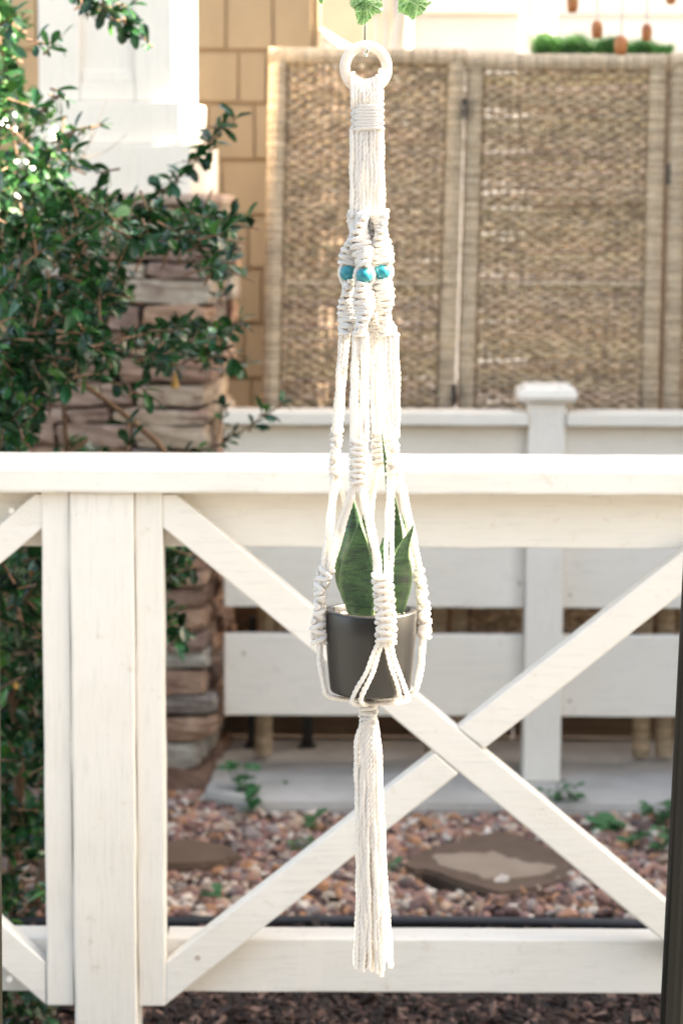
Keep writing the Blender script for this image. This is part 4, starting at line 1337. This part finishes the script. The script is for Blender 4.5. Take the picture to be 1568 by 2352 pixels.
# loops over the ring
xs = np.linspace(809.5, 874, 9)
for i, x in enumerate(xs):
    inner = 156 + math.sqrt(max(0, 36 ** 2 - (x - 840) ** 2)) - 4
    dd = (x - 840) * math.tan(R(14)) * 1.0
    cord([H(x * 0.98 + 840 * 0.02, 246, -8), H(x, 222, -15 + dd), H(x, inner + 8, -14 + dd), H(x, inner - 1, -7 + dd), H(x, inner - 2, 4 + dd), H(x, inner + 8, 14 + dd), H(x, 222, 14 + dd), H(x, 246, 8)], 4.6 * S)
# wrapped knots under the ring
sennit('knot', [H(843, 240, 0), H(843, 270, 0), H(843.5, 298, 0)], 8, 31 * S, 13 * S, 0, 0, 5.0 * S)
# straight upper cords
for i in range(9):
    u = i / 8
    x0 = 811 + 64 * u + rng.normal(0, .5); x1 = 808 + 71 * u
    x0 += (-2.5 if i == 0 else 2.5 if i == 8 else 0)
    cord([H(x0, 292, -6), H((x0 + x1) / 2 + rng.normal(0, .6), 400, -8 - 4 * math.sin(u * 3.14)), H(x1, 500, -9)])
for i in range(7):
    u = i / 6
    cord([H(814 + 58 * u, 290, 7), H(811 + 64 * u, 500, 9)])
# four spiral sennits with beads
LEGS = [(-107, 0), (-17, 1), (73, 2), (163, 3)]
cxh = 842
def legpos(ang, y, rad): 
    a = R(ang); return H(cxh + rad * math.sin(a), y, -rad * math.cos(a))
beadx = {0: 798, 1: 836, 2: 877, 3: 862}
for ang, k in LEGS:
    kx = {0: 0, 1: -1, 2: 0, 3: 0}[k]
    w1 = [18, 19, 20, 17][k] * S
    x_b = beadx[k]; yb = [627, 633, 625, 628][k]
    dep = [6, -38, -14, 34][k]
    st = H([822, 832, 868, 856][k], 488, [2, -14, -6, 14][k]); m1 = H([815, 828, 876, 858][k], 545, [4, -24, -10, 26][k])
    en = H(x_b, yb - 19, dep)
    sennit('knot', [st, m1, en], 16, w1 * 1.08, 8.5 * S, 0.22, [0.0, 1.0, 0.3, 0.7][k], 5.0 * S)
    # strands beside the bead
    for sgn in (-1, 1):
        o1 = {0: 15, 1: 17, 2: 18, 3: 12}[k] * sgn
        o1 = o1 + (3 if k == 0 and sgn > 0 else 0)
        cord([H(x_b + o1 * 0.6, yb - 24, dep + (0 if sgn < 0 else 2)), H(x_b + o1 * 1.15, yb - 8, dep), H(x_b + o1 * 1.2, yb + 6, dep), H(x_b + o1 * 0.7, yb + 24, dep)], 5 * S)
    bmB = bmesh.new(); bmesh.ops.create_uvsphere(bmB, u_segments=24, v_segments=14, radius=18.0 * S)
    pb = H(x_b, yb, dep - 9)
    for v in bmB.verts: v.co = Vector(pb) + Vector((v.co.x, v.co.y, v.co.z * 0.97))
    bm_part('bead', bmB, M_bead, hang, True)
    s2 = H(x_b, yb + 19, dep); e2 = H([790, 827, 889, 862][k], 772, [4, -46, -14, 40][k]); mm = H([801, 835, 880, 862][k], 695, [5, -42, -14, 36][k])
    sennit('knot', [s2, mm, e2], 16, w1 * 1.08, 8.5 * S, 0.22, [1.2, 1.9, 2.4, 0.2][k], 4.7 * S)
# straight middle cords: (x top, x bottom, depth top, depth bottom)
mid = [((784, 767), (790, 772), (796, 777), (799, 781)), ((813, 807), (822, 817), (832, 829), (841, 841)), ((852, 859), (858, 867), (864, 874), (869, 879)), ((874, 884), (883, 893), (893, 901), (903, 909))]
for k, grp in enumerate(mid):
    y1 = [990, 1016, 994, 1004][k]
    for j, (xt, xb_) in enumerate(grp):
        d0 = [4, -46, 36, -16][k]; d1 = [18, -62, 58, -22][k]
        wob = (j - 1.5) * 3 if k in (0, 2, 3) else (2 if j % 2 else -2)
        if k == 1 and j in (0, 3): wob = -3
        cord([H(xt, 764, d0 + wob), H((xt + xb_) / 2 + rng.normal(0, .8), 880, (d0 + d1) / 2 + wob), H(xb_, y1, d1 + wob)])
    # extra rear cord for body
cord([H(909, 770, -10), H(913, 880, -14), H(913, 1004, -18)])
# middle knots
sennit('knot', [H(774, 985, 18), H(770, 1040, 19), H(770, 1092, 19)], 7, 11 * S, 7.5 * S, 0.45, 0.2, 4.9 * S)
sennit('knot', [H(825, 1010, -62), H(822, 1060, -64), H(823, 1112, -64)], 8, 16.5 * S, 7.5 * S, 0, 0, 4.9 * S)
sennit('knot', [H(869, 988, 58), H(869, 1030, 60), H(871, 1064, 60)], 6, 13.5 * S, 8 * S, 0, 0, 4.8 * S)
sennit('knot', [H(898, 998, -22), H(903, 1045, -23), H(906, 1088, -23)], 6, 15.5 * S, 9 * S, 0.4, 0.5, 5.4 * S)
# splits down to the lower knots
def two(P, off, doff=0, n=2):
    for s in ((-1, 1) if n == 2 else (0,)):
        cord([H(p[0] + s * o[0], p[1], p[2] + s * o[1]) for p, o in zip(P, off)])
two([(769, 1088, 19), (760, 1180, 5), (746, 1310, -22)], [(5, 3), (4.5, 4), (5, 4)])           # A -> left knot
cord([H(813, 1106, -62), H(778, 1210, -46), H(752, 1312, -28)])                               # B -> left knot
cord([H(819, 1108, -64), H(789, 1210, -50), H(757, 1318, -30)])
cord([H(824, 1108, -64), H(843, 1200, -84), H(857, 1260, -98), H(863, 1328, -112)])           # B -> front knot
cord([H(832, 1106, -62), H(851, 1190, -80), H(866, 1260, -98), H(874, 1328, -114)])
cord([H(894, 1082, -26), H(889, 1180, -60), H(886, 1330, -112)])                              # D -> front knot
cord([H(903, 1084, -28), H(900, 1180, -62), H(897, 1330, -112)])
cord([H(910, 1082, -22), H(928, 1170, -4), H(950, 1270, 15), H(958, 1312, 26)])               # D -> right knot
cord([H(918, 1076, -20), H(938, 1170, 0), H(957, 1270, 18), H(964, 1316, 28)])
cord([H(866, 1060, 62), H(850, 1150, 80), H(842, 1280, 110), H(842, 1340, 116)], 5 * S)       # C -> back knot
cord([H(874, 1060, 62), H(856, 1150, 82), H(850, 1280, 112), H(850, 1340, 118)], 5 * S)
cord([H(878, 1060, 60), H(915, 1190, 52), H(950, 1300, 38)], 5 * S)                           # C -> right knot
cord([H(776, 1088, 22), H(800, 1200, 70), H(836, 1330, 114)], 5 * S)                          # A -> back knot
# lower knots
sennit('knot', [H(751, 1306, -24), H(737, 1350, -26), H(734, 1410, -30), H(731, 1440, -32), H(733, 1478, -32)], 10, 14.5 * S, 9 * S, 0.30, 0.2, 5.6 * S)
sennit('knot', [H(876, 1318, -115), H(881, 1370, -119), H(886, 1430, -121), H(885, 1474, -120)], 10, 19 * S, 8.5 * S, 0, 0, 5.8 * S)
sennit('knot', [H(959, 1306, 28), H(968, 1360, 30), H(974, 1430, 31), H(971, 1462, 30)], 9, 12.5 * S, 9 * S, 0.30, 0.9, 5.6 * S)
sennit('knot', [H(842, 1330, 116), H(840, 1400, 120), H(838, 1470, 118)], 9, 16 * S, 8.5 * S, 0, 0, 5.6 * S)
# cords round the pot and under it
bot = (848, 1612, 0)
for (x0, d0), (x1, y1, d1) in (((733, -36), (752, 1596, -36)), ((737, -28), (756, 1600, -28))):
    cord([H(x0 - 1, 1472, d0), H(x0 + 1, 1530, d0), H(x1 - 9, 1580, d1), H(x1, y1 + 1, d1 + 4), H(790, 1606, -22), H(835, 1609, -6)])
for (x0, d0), (x1, y1, d1) in (((968, 26), (958, 1588, 22)), ((972, 34), (962, 1584, 30))):
    cord([H(x0, 1456, d0), H(x0 - 2, 1520, d0), H(x1 - 2, 1572, d1), H(x1 - 14, y1 + 8, d1 - 2), H(900, 1605, 8), H(862, 1609, 2)])
for (xa_, xm, xb_) in ((866, 842, 808), (875, 856, 829)):
    cord([H(xa_ + 4, 1466, -121), H(xa_ + 0, 1482, -119), H(xm, 1540, -111), H(xb_ + 1, 1602, -97 if xb_ < 820 else -103), H(xb_ + 3, 1616, -88), H(842, 1618, -20)])
for (xa_, xm, xb_) in ((886, 901, 917), (898, 914, 934)):
    cord([H(xa_ - 3, 1466, -121), H(xa_, 1482, -118), H(xm, 1540, -106), H(xb_, 1596, -86 if xb_ < 920 else -78), H(xb_ - 6, 1611, -70), H(858, 1616, -12)])
cord([H(834, 1466, 118), H(820, 1540, 108), H(815, 1590, 92), H(842, 1608, 10)])
cord([H(842, 1466, 118), H(862, 1540, 108), H(872, 1590, 92), H(850, 1608, 10)])
# bottom knot and tassel
sennit('knot', [H(846, 1608, 0), H(846, 1635, 0), H(847, 1668, 0)], 5, 17 * S, 11 * S, 0.12, 0.1, 6.0 * S)
tn_ = 18
for i in range(tn_):
    front = i < 8
    u = (i / 7) if front else ((i - 8) / 9)
    xt = 832 + 30 * u; xm = 821 + 54 * u; xb2 = 820 + 68 * u + rng.normal(0, 2)
    dz = (-12 if front else (1 if i % 2 else 12)) - 4 * math.sin(u * 3.14)
    if i == 0:
        xm = 817; P = [H(833, 1660, -10), H(820, 1700, -8), H(818, 1780, -8), H(821, 1900, -10), H(822, 2100, -10), H(818, 2225, -10)]
    else:
        yb_ = rng.uniform(2215, 2246) if front else rng.uniform(2190, 2235)
        P = [H(xt, 1655, dz * 0.7), H((xt + xm) / 2 + rng.normal(0, 1), 1730, dz), H(xm + rng.normal(0, 1.2), 1850, dz), H(xm * 0.5 + xb2 * 0.5 + rng.normal(0, 2), 2000, dz + rng.normal(0, 1.5)), H(xb2 + rng.normal(0, 1.5), 2130, dz), H(xb2 + rng.normal(0, 3), yb_, dz)]
    o = cord(P, rng.uniform(5.0, 5.8) * S, 'tassel_cord')
# fuzz: fine cotton fibres standing off the cords, plus frayed ends
Vs, Fs = [], []
tot = sum(path_len(q) for q, _ in fuzz_src)
for Q, r in fuzz_src:
    n = int(path_len(Q) / tot * 26000)
    if n < 1: continue
    ii = rng.integers(0, len(Q), n)
    for i in ii:
        v = rng.normal(0, 1, 3); v /= np.linalg.norm(v)
        a = Q[i] + v * r * 0.8
        b = a + (v + rng.normal(0, 0.7, 3)) * rng.uniform(0.0005, 0.0024)
        s_ = np.array([0.00006, 0, 0.00004])
        k = len(Vs); Vs += [a - s_, a + s_, b]; Fs.append((k, k + 1, k + 2))
p = part('fuzz', Vs, Fs, M_cotton, hang); p['kind'] = 'stuff'

# ------------------------------------------------------------------ pot with snake plant
pc = H(850, 1588, 0)
plant = thing('potted_snake_plant', 'snake plant with dark green mottled leaves in a charcoal cylindrical pot cradled by the hanger', 'potted plant', Vector((pc[0], pc[1], pc[2])))
pt = H(850, 1399, 0)
hgt = pt[2] - pc[2]
r0, r1 = 94.5 * S, 107.5 * S
prof = [(0.0, 0.0), (r0 - 0.004, 0.0), (r0 - 0.0012, 0.0012), (r0, 0.004), (r0 + (r1 - r0) * 0.45, hgt * 0.35), (r0 + (r1 - r0) * 0.85, hgt * 0.72), (r1, hgt - 0.0020), (r1 - 0.0006, hgt - 0.0007), (r1 - 0.0020, hgt), (r1 - 0.0065, hgt), (r1 - 0.0080, hgt - 0.0012), (r1 - 0.0082, hgt - 0.012), (r1 - 0.010, hgt - 0.03)]
N_ = 96; V, Fc = [], []
for (r_, z) in prof:
    for i in range(N_):
        a = 2 * math.pi * i / N_
        V.append((pc[0] + r_ * math.cos(a), pc[1] + r_ * math.sin(a), pc[2] + z))
for j in range(len(prof) - 1):
    for i in range(N_): Fc.append((j * N_ + i, j * N_ + (i + 1) % N_, (j + 1) * N_ + (i + 1) % N_, (j + 1) * N_ + i))
part('pot', V, Fc, M_pot, plant, True)
V = [(pc[0], pc[1], pc[2] + hgt - 0.016)] + [(pc[0] + (r1 - 0.0083) * math.cos(2 * math.pi * i / 40), pc[1] + (r1 - 0.0083) * math.sin(2 * math.pi * i / 40), pc[2] + hgt - 0.014) for i in range(40)]
part('soil', V, [(0, i + 1, (i + 1) % 40 + 1) for i in range(40)], M_soil, plant)
Vs, Fs, Ts = [], [], []
for k in range(230):
    a = rng.uniform(0, 6.28); rr = (r1 - 0.012) * math.sqrt(rng.random())
    s_ = rng.uniform(0.002, 0.0042)
    v = ico_v * (1 + rng.uniform(-0.12, 0.12, (len(ico_v), 1))) * np.array([s_ * 1.2, s_, s_ * 0.75])
    v = v @ np.array(Matrix.Rotation(rng.uniform(0, 6.28), 3, 'Z')).T + np.array([pc[0] + rr * math.cos(a), pc[1] + rr * math.sin(a), pc[2] + hgt - 0.0115 + rng.uniform(0, 0.006)])
    Fs.append(ico_f + len(Vs) * len(ico_v)); Vs.append(v); Ts += [rng.uniform(0.35, 1.2)] * len(ico_v)
p = part('pebbles', np.vstack(Vs), np.vstack(Fs), M_pebble, plant, True, tints=Ts); p['kind'] = 'stuff'
def blade(pts, hw, fold=0.25, turn=0.0, wave=0.0):
    """pts: centreline (px, py, depth); hw half widths in photograph units"""
    n = 26; m = 9
    C = catmull([H(*p) for p in pts], n)
    tt = np.linspace(0, 1, len(hw)); wv_ = np.interp(np.linspace(0, 1, n), tt, hw)
    for _ in range(2): wv_[1:-1] = (wv_[:-2] + wv_[1:-1] * 2 + wv_[2:]) / 4
    wv_ = wv_ * S
    V, T_ = [], []
    for side in (0, 1):
        for j in range(n):
            a = turn * j / n if isinstance(turn, float) else np.interp(j / (n - 1), np.linspace(0, 1, len(turn)), turn)
            X = np.array([math.cos(a), math.sin(a), 0])
            Nn = np.array([math.sin(a), -math.cos(a), 0])
            for i in range(m):
                u = -1 + 2 * i / (m - 1)
                th = 0.0011 * (1 - abs(u) ** 3) + 0.0002
                off = -fold * wv_[j] * (1 - u * u) * 1.0
                wv2 = wave * S * math.sin(j * 0.55 + (1.5 if u > 0 else 0)) * abs(u) ** 2
                q = C[j] + X * u * wv_[j] + Nn * (off + wv2 + (th if side == 0 else -th))
                V.append(q); T_.append(0.40 if abs(u) == 1 else (0.0))
    Fc = []
    o2 = n * m
    for j in range(n - 1):
        for i in range(m - 1):
            k = j * m + i
            Fc.append((k, k + 1, k + m + 1, k + m)); Fc.append((o2 + k, o2 + k + m, o2 + k + m + 1, o2 + k + 1))
        Fc.append((j * m, (j + 1) * m, o2 + (j + 1) * m, o2 + j * m))
        Fc.append((j * m + m - 1, o2 + j * m + m - 1, o2 + (j + 1) * m + m - 1, (j + 1) * m + m - 1))
    return part('leaf', V, Fc, M_snake, plant, True, tints=T_)
blade([(832, 1424, -52), (823, 1370, -56), (820, 1325, -58), (823, 1262, -54), (825, 1201, -44)], [24, 33, 41, 44, 43, 36, 25, 13, 1.5], 0.35, 0.1, 1.0)
blade([(838, 1415, -18), (818, 1350, -16), (811, 1290, -10), (812, 1210, -2), (808, 1130, 6)], [22, 36, 45, 46, 41, 32, 21, 11, 1], -0.30, -0.25, 1.2)
blade([(908, 1410, -34), (910, 1350, -40), (914, 1300, -44), (930, 1250, -42), (949, 1206, -34)], [18, 27, 36, 38, 34, 26, 16, 7, 0.5], 0.45, [0.1, 0.3, 0.45, 0.6], 3.0)
blade([(898, 1410, 20), (905, 1250, 30), (898, 1150, 34), (886, 1070, 36), (876, 982, 36)], [16, 20, 22, 22, 18, 11, 6, 3.5, 0.3], 0.3, -0.3, 1.5)
blade([(862, 1410, 30), (850, 1280, 46), (842, 1190, 52), (840, 1104, 54)], [18, 22, 22, 18, 12, 7, 0.5], 0.3, 0.3)
blade([(905, 1410, 34), (920, 1300, 52), (925, 1230, 56), (926, 1160, 56)], [16, 20, 20, 16, 11, 6, 0.5], 0.3, 0.5)
blade([(868, 1412, -4), (870, 1330, 0), (874, 1280, 4), (880, 1235, 6)], [14, 19, 19, 15, 9, 0.5], 0.3, 0.6)

print('objects', len(bpy.data.objects), 'tris', sum(len(o.data.loop_triangles) if not o.data.calc_loop_triangles() else 0 for o in bpy.data.objects if o.type == 'MESH'))
